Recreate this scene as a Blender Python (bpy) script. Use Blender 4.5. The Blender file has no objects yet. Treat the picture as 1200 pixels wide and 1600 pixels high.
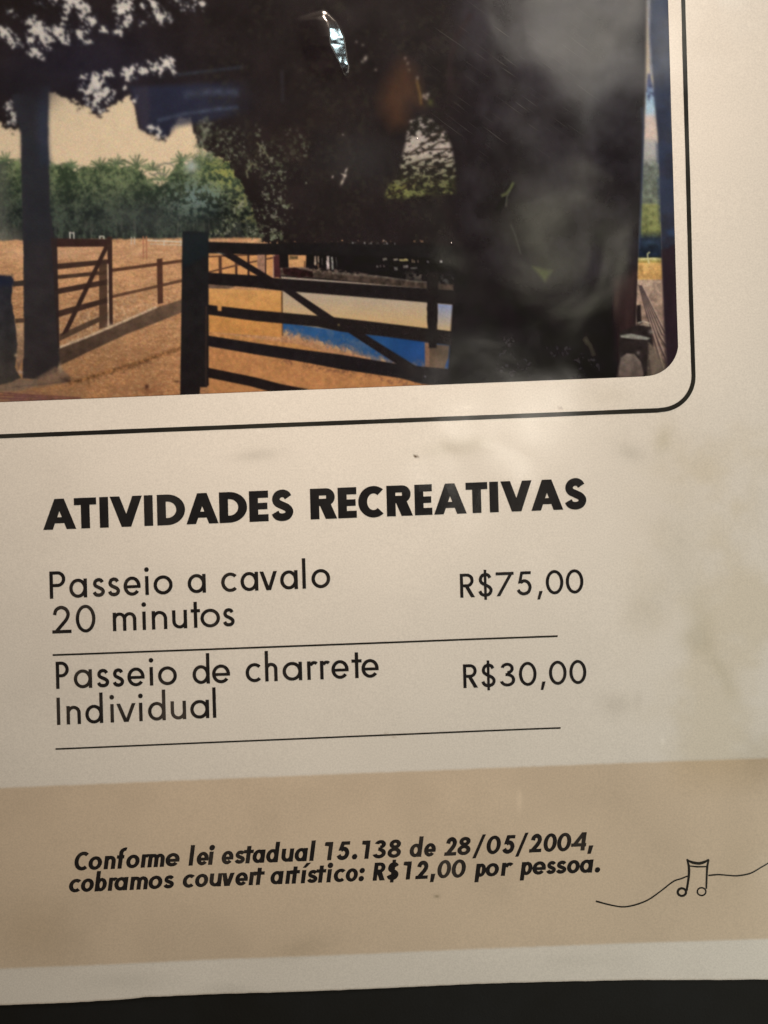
import bpy, math
import numpy as np
from mathutils import Vector

# ------------------------------------------------------------------ camera, world, lamps, exposure
PRINT_GAIN = 0.66
S = 1e-4                                  # one unit of page layout is 0.1 mm
CAM_H = 0.22
scene = bpy.context.scene
col = scene.collection

cam_data = bpy.data.cameras.new("camera")
cam = bpy.data.objects.new("camera", cam_data)
col.objects.link(cam)
cam.location = (0, 0, CAM_H)
cam.rotation_euler = (0, 0, 0)
cam_data.sensor_fit = 'VERTICAL'
cam_data.sensor_height = 24
cam_data.lens = 24 * CAM_H / (1600 * S)
cam_data.clip_start = 0.005
cam_data.clip_end = 50
cam_data.dof.use_dof = True
cam_data.dof.focus_distance = CAM_H - 0.001
cam_data.dof.aperture_fstop = 4.0
scene.camera = cam

scene.view_settings.view_transform = 'Standard'
scene.view_settings.look = 'None'
scene.view_settings.exposure = 0
scene.view_settings.gamma = 1
scene.view_settings.use_curve_mapping = False

world = bpy.data.worlds.new("World")
scene.world = world
world.use_nodes = True
wn, wl = world.node_tree.nodes, world.node_tree.links
wn.clear()

def N(nodes, typ, **kw):
    n = nodes.new(typ)
    for k, v in kw.items():
        if k == 'inp':
            for a, b in v.items():
                n.inputs[a].default_value = b
        else:
            setattr(n, k, v)
    return n

# a dim warm room all round: darker below and behind, uneven above
w_out = N(wn, 'ShaderNodeOutputWorld')
w_bg = N(wn, 'ShaderNodeBackground', inp={'Strength': 1.0})
w_tc = N(wn, 'ShaderNodeTexCoord')
w_n = N(wn, 'ShaderNodeTexNoise', inp={'Scale': 5.5, 'Detail': 2.0, 'Roughness': 0.45, 'Distortion': 0.6})
w_r = N(wn, 'ShaderNodeValToRGB')
w_r.color_ramp.elements[0].position = 0.36
w_r.color_ramp.elements[0].color = (0.115, 0.082, 0.062, 1)
w_r.color_ramp.elements[1].position = 0.74
w_r.color_ramp.elements[1].color = (0.47, 0.345, 0.222, 1)
wl.new(w_tc.outputs['Generated'], w_n.inputs['Vector'])
wl.new(w_n.outputs['Fac'], w_r.inputs['Fac'])
# the photographer and the dark ceiling straight above take light away there
w_sep = N(wn, 'ShaderNodeSeparateXYZ')
w_up = N(wn, 'ShaderNodeMapRange', interpolation_type='SMOOTHSTEP', inp={'From Min': 0.80, 'From Max': 0.93, 'To Min': 1.0, 'To Max': 0.30})
w_mul = N(wn, 'ShaderNodeVectorMath', operation='SCALE')
wl.new(w_tc.outputs['Generated'], w_sep.inputs['Vector'])
wl.new(w_sep.outputs['Z'], w_up.inputs['Value'])
wl.new(w_r.outputs['Color'], w_mul.inputs[0]); wl.new(w_up.outputs['Result'], w_mul.inputs['Scale'])
wl.new(w_mul.outputs[0], w_bg.inputs['Color'])
wl.new(w_bg.outputs['Background'], w_out.inputs['Surface'])

def area_lamp(name, loc, target, size, power, color, size_y=None, shape='DISK', spread=180):
    d = bpy.data.lights.new(name, 'AREA')
    d.shape = shape
    d.size = size
    if size_y: d.size_y = size_y
    d.energy = power
    d.color = color
    d.spread = math.radians(spread)
    o = bpy.data.objects.new(name, d)
    col.objects.link(o)
    o.location = loc
    o.rotation_euler = (Vector(target) - Vector(loc)).to_track_quat('-Z', 'Y').to_euler()
    return o

# unseen warm key spot above the page head; cone shaped to dim the foot
sd = bpy.data.lights.new("key_spot", 'SPOT')
sd.energy = 9.6
sd.color = (1.0, 0.80, 0.635)
sd.shadow_soft_size = 0.04
sd.spot_size = 0.50
sd.spot_blend = 1.0
so = bpy.data.objects.new("key_spot", sd)
col.objects.link(so)
so.location = (0.029, 0.356, 0.314)
so.rotation_euler = (Vector((-0.006, 0.085, 0)) - so.location).to_track_quat('-Z', 'Y').to_euler()
# weaker unseen fill lamp, added beside the page on the lower right
area_lamp("fill_lamp", (0.135, -0.10, 0.15), (0.0, 0.0, 0.0), 0.03, 0.125, (0.975, 1.0, 0.89))
# small cool lamp, glinting in the blister of the film
area_lamp("cool_lamp", (0.142, 0.275, 0.374), (0.0, 0.07, 0.0), 0.042, 0.30, (0.72, 0.96, 1.0), 0.070)
# unseen lamps, added so that their soft glow mirrors in the film
def glow(px, py, h, size, power, color, size_y=None):
    k = (CAM_H + h) / CAM_H
    x, y = (px - 600) * S * k, (800 - py) * S * k
    area_lamp("glow_lamp", (x, y, h), (x * 0.5, y * 0.5, 0), size, power, color, size_y, 'ELLIPSE' if size_y else 'DISK')
glow(792, 678, 0.5, 0.040, 0.019, (1.0, 0.93, 0.80))
glow(885, 10, 0.5, 0.062, 0.036, (1.0, 0.93, 0.80))
glow(962, 120, 0.5, 0.028, 0.009, (1.0, 0.95, 0.85), 0.060)
glow(880, 385, 0.5, 0.046, 0.012, (1.0, 0.95, 0.72), 0.055)

# ------------------------------------------------------------------ layout to world
def smooth(a, b, x):
    t = np.clip((x - a) / (b - a), 0, 1)
    return t * t * (3 - 2 * t)

def lattice(seed):
    r = np.random.RandomState(seed)
    return r.rand(256, 256)
_L = {}
def vnoise(x, y, seed):
    if seed not in _L: _L[seed] = lattice(seed)
    T = _L[seed]
    xi = np.floor(x).astype(int); yi = np.floor(y).astype(int)
    fx = x - xi; fy = y - yi
    fx = fx * fx * (3 - 2 * fx); fy = fy * fy * (3 - 2 * fy)
    a = T[yi % 256, xi % 256]; b = T[yi % 256, (xi + 1) % 256]
    c = T[(yi + 1) % 256, xi % 256]; d = T[(yi + 1) % 256, (xi + 1) % 256]
    return (a * (1 - fx) + b * fx) * (1 - fy) + (c * (1 - fx) + d * fx) * fy
def fbm(x, y, scale, seed, octaves=4, gain=0.5):
    x = np.asarray(x, float) / scale; y = np.asarray(y, float) / scale
    s = 0; a = 1; t = 0
    for k in range(octaves):
        s = s + a * vnoise(x + 17.3 * k, y - 9.1 * k, seed + k); t += a
        a *= gain; x = x * 2.03; y = y * 2.03
    return s / t

def page_z(px, py):
    """height of the page above the table in metres: a soft, slightly buckled sheet"""
    px = np.asarray(px, float); py = np.asarray(py, float)
    h = 0.00075 + 0.0006 * (fbm(px, py, 420, 11, 2, 0.35) - 0.5) * 2
    h = h + 0.00009 * (fbm(px + 40, py, 95, 23, 1) - 0.5) * 2
    # blister in the film: steep crease on its right side, soft on the others
    xr = np.interp(py, [10, 24, 30, 36, 46, 60, 72, 86, 100, 116, 130], [504, 509, 513, 518, 523, 526, 528, 533, 538, 541.5, 542]) + 3.0 * (fbm(px, py, 13, 71, 2) - 0.5)
    wd = np.interp(py, [14, 26, 34, 46, 60, 74, 86, 98, 110, 122], [5, 9, 13, 17, 21, 21, 18, 14, 11, 6])
    d = (xr - px) * 0.963 + 2.4 * (fbm(px, py, 5, 77, 2) - 0.5) * smooth(80, 112, py)
    g_ = lambda q: np.where(q > 8, q, np.log1p(np.exp(np.minimum(q, 8) * 1.2)) / 1.2)
    ramp = g_(d + wd / 2) - g_(d - wd / 2)                       # an even slope as wide as the crease
    side = ramp * (1 - smooth(14, 66, d))
    ends = smooth(12, 26, py + 0.3 * (px - 512)) * (1 - smooth(108, 132, py))
    h = h + 0.223 * S * side * ends
    e2 = np.hypot((px - 508) / 30.0, (py - 74) / 47.0)
    h = h + 0.00002 * (1 - smooth(0.9, 1.15, e2))
    return np.maximum(h, 0.0003)

def W(px, py, dz=0.0):
    px = np.asarray(px, float); py = np.asarray(py, float)
    return np.stack([(px - 600) * S, (800 - py) * S, page_z(px, py) + dz], -1)

# ------------------------------------------------------------------ materials
def film_group():
    """roughness and normal of the scuffed plastic film over the page, in page coordinates"""
    g = bpy.data.node_groups.new("laminate_film", 'ShaderNodeTree')
    g.interface.new_socket("Normal", in_out='OUTPUT', socket_type='NodeSocketVector')
    g.interface.new_socket("Roughness", in_out='OUTPUT', socket_type='NodeSocketFloat')
    g.interface.new_socket("Scratch", in_out='OUTPUT', socket_type='NodeSocketFloat')
    g.interface.new_socket("Grain", in_out='OUTPUT', socket_type='NodeSocketFloat')
    n, l = g.nodes, g.links
    out = n.new('NodeGroupOutput')
    tc = n.new('ShaderNodeTexCoord')
    def noise(scale, detail, rough=0.5, dist=0.0, vec=None):
        t = N(n, 'ShaderNodeTexNoise', inp={'Scale': scale, 'Detail': detail, 'Roughness': rough, 'Distortion': dist})
        l.new(vec or tc.outputs['Object'], t.inputs['Vector'])
        return t.outputs['Fac']
    def math_(op, a, b=None, c=None):
        m = N(n, 'ShaderNodeMath', operation=op)
        for i, v in enumerate((a, b, c)):
            if v is None: continue
            if isinstance(v, (int, float)): m.inputs[i].default_value = v
            else: l.new(v, m.inputs[i])
        return m.outputs[0]
    # broad ripples + fine orange peel
    broad = noise(70, 1.5, 0.4, 0.5)
    fine = noise(900, 2.0, 0.5)
    # scratches: thin stretched noise lines running down to the right
    vr = N(n, 'ShaderNodeVectorRotate', rotation_type='Z_AXIS', inp={'Angle': math.radians(36)})
    l.new(tc.outputs['Object'], vr.inputs['Vector'])
    mp = N(n, 'ShaderNodeMapping')
    mp.inputs['Scale'].default_value = (130, 3600, 1)
    l.new(vr.outputs['Vector'], mp.inputs['Vector'])
    sc = N(n, 'ShaderNodeMapRange', inp={'From Min': 0.66, 'From Max': 0.76})
    src = noise(1.0, 1.0, 0.5, 0.0, mp.outputs['Vector'])
    l.new(src, sc.inputs['Value'])
    dist = N(n, 'ShaderNodeVectorMath', operation='DISTANCE')
    dist.inputs[1].default_value = (0.0195, 0.0690, 0.0008)
    l.new(tc.outputs['Object'], dist.inputs[0])
    near = N(n, 'ShaderNodeMapRange', inp={'From Min': 0.017, 'From Max': 0.006})
    l.new(dist.outputs['Value'], near.inputs['Value'])
    scr = math_('MULTIPLY', sc.outputs['Result'], near.outputs['Result'])
    # pinprick pits
    vo = N(n, 'ShaderNodeTexVoronoi', inp={'Scale': 190.0, 'Randomness': 1.0})
    l.new(tc.outputs['Object'], vo.inputs['Vector'])
    pit = N(n, 'ShaderNodeMapRange', inp={'From Min': 0.05, 'From Max': 0.0})
    l.new(vo.outputs['Distance'], pit.inputs['Value'])
    sep = N(n, 'ShaderNodeSeparateColor')
    l.new(vo.outputs['Color'], sep.inputs['Color'])
    rare = math_('GREATER_THAN', sep.outputs[0], 0.985)
    pit_h = math_('MULTIPLY', pit.outputs['Result'], rare)
    h = math_('MULTIPLY', broad, 0.00021)
    h = math_('MULTIPLY_ADD', fine, 0.0000022, h)
    h = math_('MULTIPLY_ADD', scr, 0.0000012, h)
    h = math_('MULTIPLY_ADD', pit_h, 0.00010, h)
    bp = N(n, 'ShaderNodeBump', inp={'Strength': 1.0, 'Distance': 1.0})
    l.new(h, bp.inputs['Height'])
    l.new(bp.outputs['Normal'], out.inputs['Normal'])
    r1 = noise(120, 4, 0.6)
    rr = N(n, 'ShaderNodeMapRange', inp={'From Min': 0.3, 'From Max': 0.75, 'To Min': 0.07, 'To Max': 0.17})
    l.new(r1, rr.inputs['Value'])
    l.new(rr.outputs['Result'], out.inputs['Roughness'])
    l.new(scr, out.inputs['Scratch'])
    gr = noise(3600, 4.0, 0.75)
    gm = N(n, 'ShaderNodeMapRange', inp={'From Min': 0.2, 'From Max': 0.8, 'To Min': 0.84, 'To Max': 1.16})
    l.new(gr, gm.inputs['Value'])
    l.new(gm.outputs['Result'], out.inputs['Grain'])
    return g
FILM = film_group()

def page_material(name, color=None, attr=None, color2=None, noise_scale=60, ramp=(0.42, 0.62), grain=1.0):
    m = bpy.data.materials.new(name)
    m.use_nodes = True
    n, l = m.node_tree.nodes, m.node_tree.links
    p = n['Principled BSDF']
    f = N(n, 'ShaderNodeGroup', node_tree=FILM)
    l.new(f.outputs['Normal'], p.inputs['Normal'])
    l.new(f.outputs['Roughness'], p.inputs['Roughness'])
    p.inputs['IOR'].default_value = 1.5
    p.inputs['Coat Weight'].default_value = 0.10      # scuffed outer face of the film: a broad weak sheen
    p.inputs['Coat Roughness'].default_value = 0.34
    l.new(f.outputs['Normal'], p.inputs['Coat Normal'])
    if attr:
        a = N(n, 'ShaderNodeAttribute', attribute_name=attr)
        src = a.outputs['Color']
    elif color2:
        tc = n.new('ShaderNodeTexCoord')
        t = N(n, 'ShaderNodeTexNoise', inp={'Scale': noise_scale, 'Detail': 3.0, 'Roughness': 0.6})
        l.new(tc.outputs['Object'], t.inputs['Vector'])
        r = n.new('ShaderNodeValToRGB')
        r.color_ramp.elements[0].position = ramp[0]; r.color_ramp.elements[0].color = (*color, 1)
        r.color_ramp.elements[1].position = ramp[1]; r.color_ramp.elements[1].color = (*color2, 1)
        l.new(t.outputs['Fac'], r.inputs['Fac'])
        src = r.outputs['Color']
    else:
        rgb = n.new('ShaderNodeRGB'); rgb.outputs[0].default_value = (*color, 1)
        src = rgb.outputs[0]
    vm = N(n, 'ShaderNodeVectorMath', operation='SCALE')
    l.new(src, vm.inputs[0]); l.new(f.outputs['Grain'], vm.inputs['Scale'])
    ms = N(n, 'ShaderNodeMath', operation='MULTIPLY', inp={1: 0.38})
    l.new(f.outputs['Scratch'], ms.inputs[0])
    mx = N(n, 'ShaderNodeMix', data_type='RGBA')
    mx.inputs[7].default_value = (0.12, 0.12, 0.115, 1)
    l.new(ms.outputs[0], mx.inputs[0]); l.new(vm.outputs[0], mx.inputs[6])
    l.new((mx.outputs[2] if name == "photo_print" else vm.outputs[0]), p.inputs['Base Color'])
    return m

M_PAPER = page_material("laminated_paper", attr="print_colour")
M_PICT = page_material("photo_print", attr="print_colour")
M_INK = page_material("black_ink", (0.012, 0.012, 0.014), color2=(0.026, 0.025, 0.026), noise_scale=70, ramp=(0.46, 0.68))
M_FADED = page_material("worn_ink", (0.014, 0.013, 0.014), color2=(0.075, 0.064, 0.056), noise_scale=80, ramp=(0.50, 0.76))
M_LINE = page_material("line_ink", (0.016, 0.016, 0.015), color2=(0.028, 0.028, 0.024), noise_scale=60)

def dark_table():
    m = bpy.data.materials.new("dark_table")
    m.use_nodes = True
    n, l = m.node_tree.nodes, m.node_tree.links
    p = n['Principled BSDF']
    tc = n.new('ShaderNodeTexCoord')
    t = N(n, 'ShaderNodeTexNoise', inp={'Scale': 55, 'Detail': 5.0, 'Roughness': 0.6})
    t2 = N(n, 'ShaderNodeTexNoise', inp={'Scale': 2600, 'Detail': 2.0, 'Roughness': 0.6})
    l.new(tc.outputs['Object'], t.inputs['Vector']); l.new(tc.outputs['Object'], t2.inputs['Vector'])
    r = n.new('ShaderNodeValToRGB')
    r.color_ramp.elements[0].position = 0.35; r.color_ramp.elements[0].color = (0.006, 0.006, 0.005, 1)
    r.color_ramp.elements[1].position = 0.7; r.color_ramp.elements[1].color = (0.010, 0.011, 0.012, 1)
    l.new(t.outputs['Fac'], r.inputs['Fac'])
    l.new(r.outputs['Color'], p.inputs['Base Color'])
    p.inputs['Roughness'].default_value = 0.75
    p.inputs['Specular IOR Level'].default_value = 0.25
    b = N(n, 'ShaderNodeBump', inp={'Strength': 0.5, 'Distance': 0.0001})
    l.new(t2.outputs['Fac'], b.inputs['Height']); l.new(b.outputs['Normal'], p.inputs['Normal'])
    return m
M_TABLE = dark_table()

# ------------------------------------------------------------------ object helpers
def empty(name, parent=None):
    o = bpy.data.objects.new(name, None)
    o.empty_display_size = 0.01
    col.objects.link(o)
    if parent: o.parent = parent
    return o

def mesh_obj(name, verts, faces, mat, parent=None, smooth_=True, colors=None):
    me = bpy.data.meshes.new(name)
    verts = np.asarray(verts, np.float32)
    if isinstance(faces, np.ndarray):
        nf, k = faces.shape
        me.vertices.add(len(verts)); me.vertices.foreach_set('co', verts.ravel())
        me.loops.add(nf * k); me.loops.foreach_set('vertex_index', faces.astype(np.int32).ravel())
        me.polygons.add(nf)
        me.polygons.foreach_set('loop_start', np.arange(0, nf * k, k, dtype=np.int32))
        me.update(calc_edges=True)
    else:
        me.from_pydata(verts.tolist(), [], faces)
    if colors is not None:
        ca = me.color_attributes.new("print_colour", 'FLOAT_COLOR', 'POINT')
        c4 = np.ones((len(verts), 4), np.float32); c4[:, :3] = colors
        ca.data.foreach_set('color', c4.ravel())
    me.polygons.foreach_set('use_smooth', np.full(len(me.polygons), smooth_, dtype=bool))
    me.validate()
    me.materials.append(mat)
    o = bpy.data.objects.new(name, me)
    col.objects.link(o)
    if parent: o.parent = parent
    return o

def lin(c):
    c = np.asarray(c, float) / 255.0
    return np.where(c <= 0.04045, c / 12.92, ((c + 0.055) / 1.055) ** 2.4)

# ------------------------------------------------------------------ the dark table top
def grid_obj(name, x0, x1, y0, y1, nx, ny, z, mat):
    xs = np.linspace(x0, x1, nx); ys = np.linspace(y0, y1, ny)
    X, Y = np.meshgrid(xs, ys)
    v = np.stack([X.ravel(), Y.ravel(), np.full(X.size, z)], -1)
    i = np.arange(nx * ny).reshape(ny, nx)
    f = np.stack([i[:-1, :-1].ravel(), i[:-1, 1:].ravel(), i[1:, 1:].ravel(), i[1:, :-1].ravel()], -1)
    return mesh_obj(name, v, f, mat)
table = grid_obj("table_top", -0.45, 0.45, -0.35, 0.45, 10, 10, 0.0, M_TABLE)
table["kind"] = "structure"
table["label"] = "near black table top under the bottom edge of the menu page"

# ------------------------------------------------------------------ the menu page
page = empty("menu_page")
page["label"] = "laminated cream menu page with printed ranch photo, black lettering and tan footer band"
page["category"] = "menu page"

# --- paper sheet: grid that follows the slanted bottom edge, with a rim down to the table
PX0, PX1, PY0 = -250.0, 1345.0, -260.0
edge_x = [-330, -100, 0, 100, 180, 230, 330, 420, 600, 700, 800, 1000, 1200, 1345]
edge_y = [1582, 1572, 1568, 1564, 1560, 1555.5, 1552, 1549, 1542, 1538, 1534, 1529.5, 1528, 1527]
def bottom_y(x):
    return np.interp(x, edge_x, edge_y) + 1.0 * (fbm(x, 0 * x, 14, 91, 3) - 0.5)

def band_top(x): return 1227.5 - 0.0392 * x
def band_bot(x): return 1512.5 - 0.0392 * x

def paper_colours(px, py):
    base = np.empty(px.shape + (3,)); base[:] = (0.785, 0.755, 0.715)
    # grimy, unevenly yellowed paper
    a = fbm(px, py, 260, 301, 4, 0.55)
    base *= (1 - 0.05 * smooth(0.42, 0.78, a))[..., None] * np.array([1, 1, 1])
    b = fbm(px, py, 120, 321, 4, 0.6)
    right = smooth(930, 1120, px + 60 * (fbm(px, py, 90, 311, 3) - 0.5))
    t = (smooth(0.40, 0.70, b) * right * smooth(560, 720, py) * (1 - smooth(1180, 1260, py)))[..., None]
    base = base * (1 - t) + base * np.array([0.92, 0.895, 0.83]) * t
    for (cx, cy, rx, ry, rot, s, tint) in [
        (400, 712, 34, 9, -6, 0.13, (0.9, 0.9, 0.88)), (705, 700, 48, 15, -8, 0.13, (0.9, 0.88, 0.78)), (742, 694, 16, 9, 0, 0.08, (0.9, 0.88, 0.78)),
        (962, 1100, 26, 18, 0, 0.10, (0.9, 0.88, 0.84)), (996, 1092, 6, 16, 10, 0.07, (0.9, 0.88, 0.84)), (985, 708, 22, 14, 20, 0.12, (0.9, 0.9, 0.86)),
        (1090, 960, 20, 60, -15, 0.08, (0.92, 0.9, 0.74)), (1125, 1050, 12, 50, -28, 0.08, (0.92, 0.9, 0.74)), (1035, 690, 14, 26, 15, 0.12, (0.95, 0.92, 0.74)),
        (1010, 950, 30, 40, 30, 0.09, (0.92, 0.9, 0.8)), (1055, 850, 40, 60, 0, 0.07, (0.95, 0.92, 0.78)), (1080, 1000, 26, 20, 0, 0.10, (0.92, 0.9, 0.74)),
        (130, 1080, 90, 40, 0, 0.05, (0.95, 0.92, 0.9)), (470, 1480, 40, 16, -10, 0.09, (0.9, 0.9, 0.84)), (682, 1399, 4, 2.5, 0, 0.35, (0.85, 0.85, 0.8)),
        (200, 1530, 70, 14, 0, 0.07, (0.9, 0.9, 0.88)), (360, 1545, 40, 8, 0, 0.08, (0.9, 0.9, 0.88)), (60, 1450, 60, 50, 0, 0.10, (0.95, 0.9, 0.8)),
        (650, 714, 2.2, 1.6, 0, 0.8, (0.4, 0.35, 0.3)), (1150, 1350, 40, 70, 20, 0.05, (0.9, 0.9, 0.85)), (900, 1500, 60, 12, 0, 0.05, (0.9, 0.9, 0.85)),
        (950, 620, 40, 20, 0, 0.06, (1.0, 0.96, 0.84)), (1180, 1180, 30, 40, 0, 0.10, (0.95, 0.9, 0.8)), (170, 980, 120, 60, 0, 0.04, (0.95, 0.9, 0.9)),
        (604, 1146, 3, 2, 0, 0.3, (0.7, 0.6, 0.5)), (615, 1149, 3, 1.5, 0, 0.3, (0.7, 0.6, 0.5)), (875, 639, 2, 1.5, 0, 0.4, (0.6, 0.5, 0.5))]:
        c, s_ = math.cos(math.radians(rot)), math.sin(math.radians(rot))
        w1 = 1 + 0.7 * (fbm(px, py, 30, 351, 2) - 0.5)
        u = ((px - cx) * c + (py - cy) * s_) / rx; v = (-(px - cx) * s_ + (py - cy) * c) / ry
        g = np.exp(-(u * u + v * v) * w1) * s
        k = (1 - g)[..., None] * np.ones(3)
        base = base * (1 - g[..., None] * (1.4 - np.array(tint)) / 0.4)
    fine = fbm(px, py, 5, 361, 2, 0.7)
    base *= (1 + 0.03 * (fine - 0.5))[..., None]
    # glints of the dented film, painted in as pale flecks
    for (cx, cy, rx, ry) in [(1190, 891, 3.0, 2.0), (1034, 1156, 3, 5), (811, 1252, 4, 16), (406, 671, 2, 4), (399, 666, 2, 1.5), (811, 1243, 2, 8), (730, 636, 6, 1.6), (720, 638.5, 5, 1.3), (738, 634, 2.5, 1.5), (752, 650, 2, .8), (714, 641, 2, .8)]:
        g = np.exp(-((px - cx) / rx) ** 2 - ((py - cy) / ry) ** 2)[..., None] * 0.75
        base = base * (1 - g) + np.array((0.93, 0.9, 0.86)) * g
    return base

# the sheet is split at the band so that the band is its own printed field
def strip(yf0, yf1, n):
    xs = np.linspace(PX0, PX1, 420)
    t = np.linspace(0, 1, n)
    T, X = np.meshgrid(t, xs, indexing='ij')
    Y = yf0(X) * (1 - T) + yf1(X) * T
    return X, Y
def grid_faces(ny, nx):
    i = np.arange(nx * ny).reshape(ny, nx)
    return np.stack([i[:-1, :-1].ravel(), i[1:, :-1].ravel(), i[1:, 1:].ravel(), i[:-1, 1:].ravel()], -1)

# lettered sheet as one piece: top face, rim, band colours live in the band part 30 microns above
X, Y = strip(lambda x: PY0 + 0 * x, bottom_y, 480)
ny, nx = X.shape
V = W(X, Y).reshape(-1, 3)
C = paper_colours(X, Y).reshape(-1, 3)
F = grid_faces(ny, nx)
idx = np.arange(nx * ny).reshape(ny, nx)
ring_i = np.concatenate([idx[0, :], idx[1:, -1], idx[-1, -2::-1], idx[-2:0:-1, 0]])
low = V[ring_i].copy(); low[:, 2] = 0.0002
base_n = len(V)
V = np.vstack([V, low]); C = np.vstack([C, C[ring_i] * 0.9])
m_ = len(ring_i); k_ = np.arange(m_)
rim = np.stack([ring_i, ring_i[(k_ + 1) % m_], base_n + (k_ + 1) % m_, base_n + k_], -1)
F = np.vstack([F, rim])
sheet = mesh_obj("paper_sheet", V, F, M_PAPER, page, True, C)

# --- tan footer band
X, Y = strip(lambda x: band_top(x) + 0.7 * (fbm(x, 0 * x, 10, 401, 3) - 0.5), lambda x: band_bot(x) + 1.0 * (fbm(x, 0 * x + 9, 10, 405, 3) - 0.5), 200)
C = paper_colours(X, Y)
bt = np.array([0.865, 0.75, 0.625]) * (1 - 0.07 * smooth(0.4, 0.7, fbm(X, Y, 150, 411, 4)))[..., None]
be = smooth(-1, 4.5, np.minimum(Y - band_top(X), band_bot(X) - Y) + 1.5 * (fbm(X, Y, 7, 421, 3) - .5))[..., None]
C = C * (bt * be + 1 - be)
mesh_obj("footer_band", W(X, Y, 0.00003).reshape(-1, 3), grid_faces(*X.shape), M_PAPER, page, True, C.reshape(-1, 3))

# ------------------------------------------------------------------ the printed ranch photo
# the print is a fine sheet of tiny cells, coloured ink cell by ink cell; each printed thing is its own piece of the print
p_bl = lambda x: 629.0 - 0.0400 * x
p_rt = lambda y: 1042.0 + 0.0300 * y
PL, PT, STEP = -70.0, -70.0, 1.25
nx = int((1058 - PL) / STEP); ny = int((600 - PT) / STEP)
tx, ty = np.meshgrid(np.linspace(0, 1, nx), np.linspace(0, 1, ny))
# corners of the print (layout units)
def cross_pt():
    y = 590.0
    for _ in range(6): y = p_bl(p_rt(y))
    return (p_rt(y), y)
BR = cross_pt(); BL = (PL, p_bl(PL)); TL = (PL, PT); TR = (p_rt(PT - 45), PT - 45)
PX = (TL[0] * (1 - tx) + TR[0] * tx) * (1 - ty) + (BL[0] * (1 - tx) + BR[0] * tx) * ty
PY = (TL[1] * (1 - tx) + TR[1] * tx) * (1 - ty) + (BL[1] * (1 - tx) + BR[1] * tx) * ty
# rounded corner bottom right
RC = 52.0
ax = (BR[0] - RC - 1.0, BR[1] - RC + 1.6)
u = PX - ax[0]; v = PY - ax[1]
rr = np.hypot(u, v)
outside = (u > 0) & (v > 0) & (rr > RC)
near = outside & (rr < RC + 1.9)
PX = np.where(outside, ax[0] + u / np.maximum(rr, 1) * RC, PX)
PY = np.where(outside, ax[1] + v / np.maximum(rr, 1) * RC, PY)

img = np.zeros(PX.shape + (3,)); lab = np.zeros(PX.shape, int)
NAMES = ["sky", "hedge", "arena_ground", "tree_canopy", "tree_trunk", "tree_stump", "corral_gate", "rail_fence", "kerb_wall",
         "gate_post", "field_gate", "painted_wall", "broad_tree_trunk", "wooden_post", "stone_ledge"]
NAMES += ["sky", "sky", "arena_ground", "hedge", "stone_ledge"]          # pieces of the print that stand apart
SKY_W, SKY_E, GROUND_E, HEDGE_E, LEDGE_W = range(15, 20)
def L_(n): return NAMES.index(n)
def nz(scale, seed, oct_=3, gain=0.55, ax_=1.0, ay=1.0, rot=0.0):
    c, s = math.cos(math.radians(rot)), math.sin(math.radians(rot))
    return fbm((PX * c + PY * s) * ax_, (-PX * s + PY * c) * ay, scale, seed, oct_, gain)
def box_of(m):
    r = np.flatnonzero(m.any(1)); c = np.flatnonzero(m.any(0))
    return None if len(r) == 0 else (slice(r[0], r[-1] + 1), slice(c[0], c[-1] + 1))
def over(mask, color, label=None, thr=0.5):
    color = np.asarray(color, float)
    bx = box_of(mask > 0.004)
    if bx is None: return
    m = mask[bx][..., None]
    img[bx] = img[bx] * (1 - m) + (color[bx] if color.ndim == 3 else color) * m
    if label is not None:
        sub = lab[bx]; sub[mask[bx] > thr] = L_(label)
def cover(pts, x, y, soft):
    inside = np.zeros(x.shape, bool); dist = np.full(x.shape, 1e9)
    for (ax_, ay), (bx, by) in zip(pts, np.roll(pts, -1, axis=0)):
        cr = (ay > y) != (by > y)
        with np.errstate(divide='ignore', invalid='ignore'):
            xi = (bx - ax_) * (y - ay) / (by - ay) + ax_
        inside ^= cr & (x < xi)
        dx, dy = bx - ax_, by - ay
        t = np.clip(((x - ax_) * dx + (y - ay) * dy) / max(dx * dx + dy * dy, 1e-9), 0, 1)
        dist = np.minimum(dist, np.hypot(x - ax_ - t * dx, y - ay - t * dy))
    return np.clip(0.5 + np.where(inside, dist, -dist) / soft, 0, 1)
def window(pts, pad):
    x0, y0 = pts.min(0) - pad; x1, y1 = pts.max(0) + pad
    return box_of((PX > x0) & (PX < x1) & (PY > y0) & (PY < y1))
def poly_mask(pts, soft=1.6):
    pts = np.array(pts, float)
    m = np.zeros(PX.shape)
    bx = window(pts, soft + 1)
    if bx is not None: m[bx] = cover(pts, PX[bx], PY[bx], soft)
    return m
def poly(pts, c0, label=None, soft=1.6, var=0.10, vs=9, seed=5, rough=0.0):
    """paint a polygon; c0 may be one colour or (top colour, bottom colour)"""
    pts = np.array(pts, float)
    bx = window(pts, soft + 1 + rough * 2)
    if bx is None: return
    x, y = PX[bx], PY[bx]
    xs, ys = x, y
    if rough:
        xs = x + rough * 2 * (fbm(x, y, 7, seed + 60, 3) - 0.5); ys = y + rough * 2 * (fbm(x, y, 7, seed + 80, 3) - 0.5)
    m = cover(pts, xs, ys, soft)[..., None]
    if isinstance(c0[0], (tuple, list)):
        t = np.clip((y - pts[:, 1].min()) / (np.ptp(pts[:, 1])), 0, 1)[..., None]
        c = np.array(c0[0]) * (1 - t) + np.array(c0[1]) * t
    else: c = np.array(c0, float)
    c = c * (1 + var * 2 * (fbm(x, y, vs, seed, 3, 0.55) - 0.5))[..., None]
    img[bx] = img[bx] * (1 - m) + c * m
    if label is not None:
        sub = lab[bx]; sub[m[..., 0] > 0.5] = L_(label)
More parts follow.
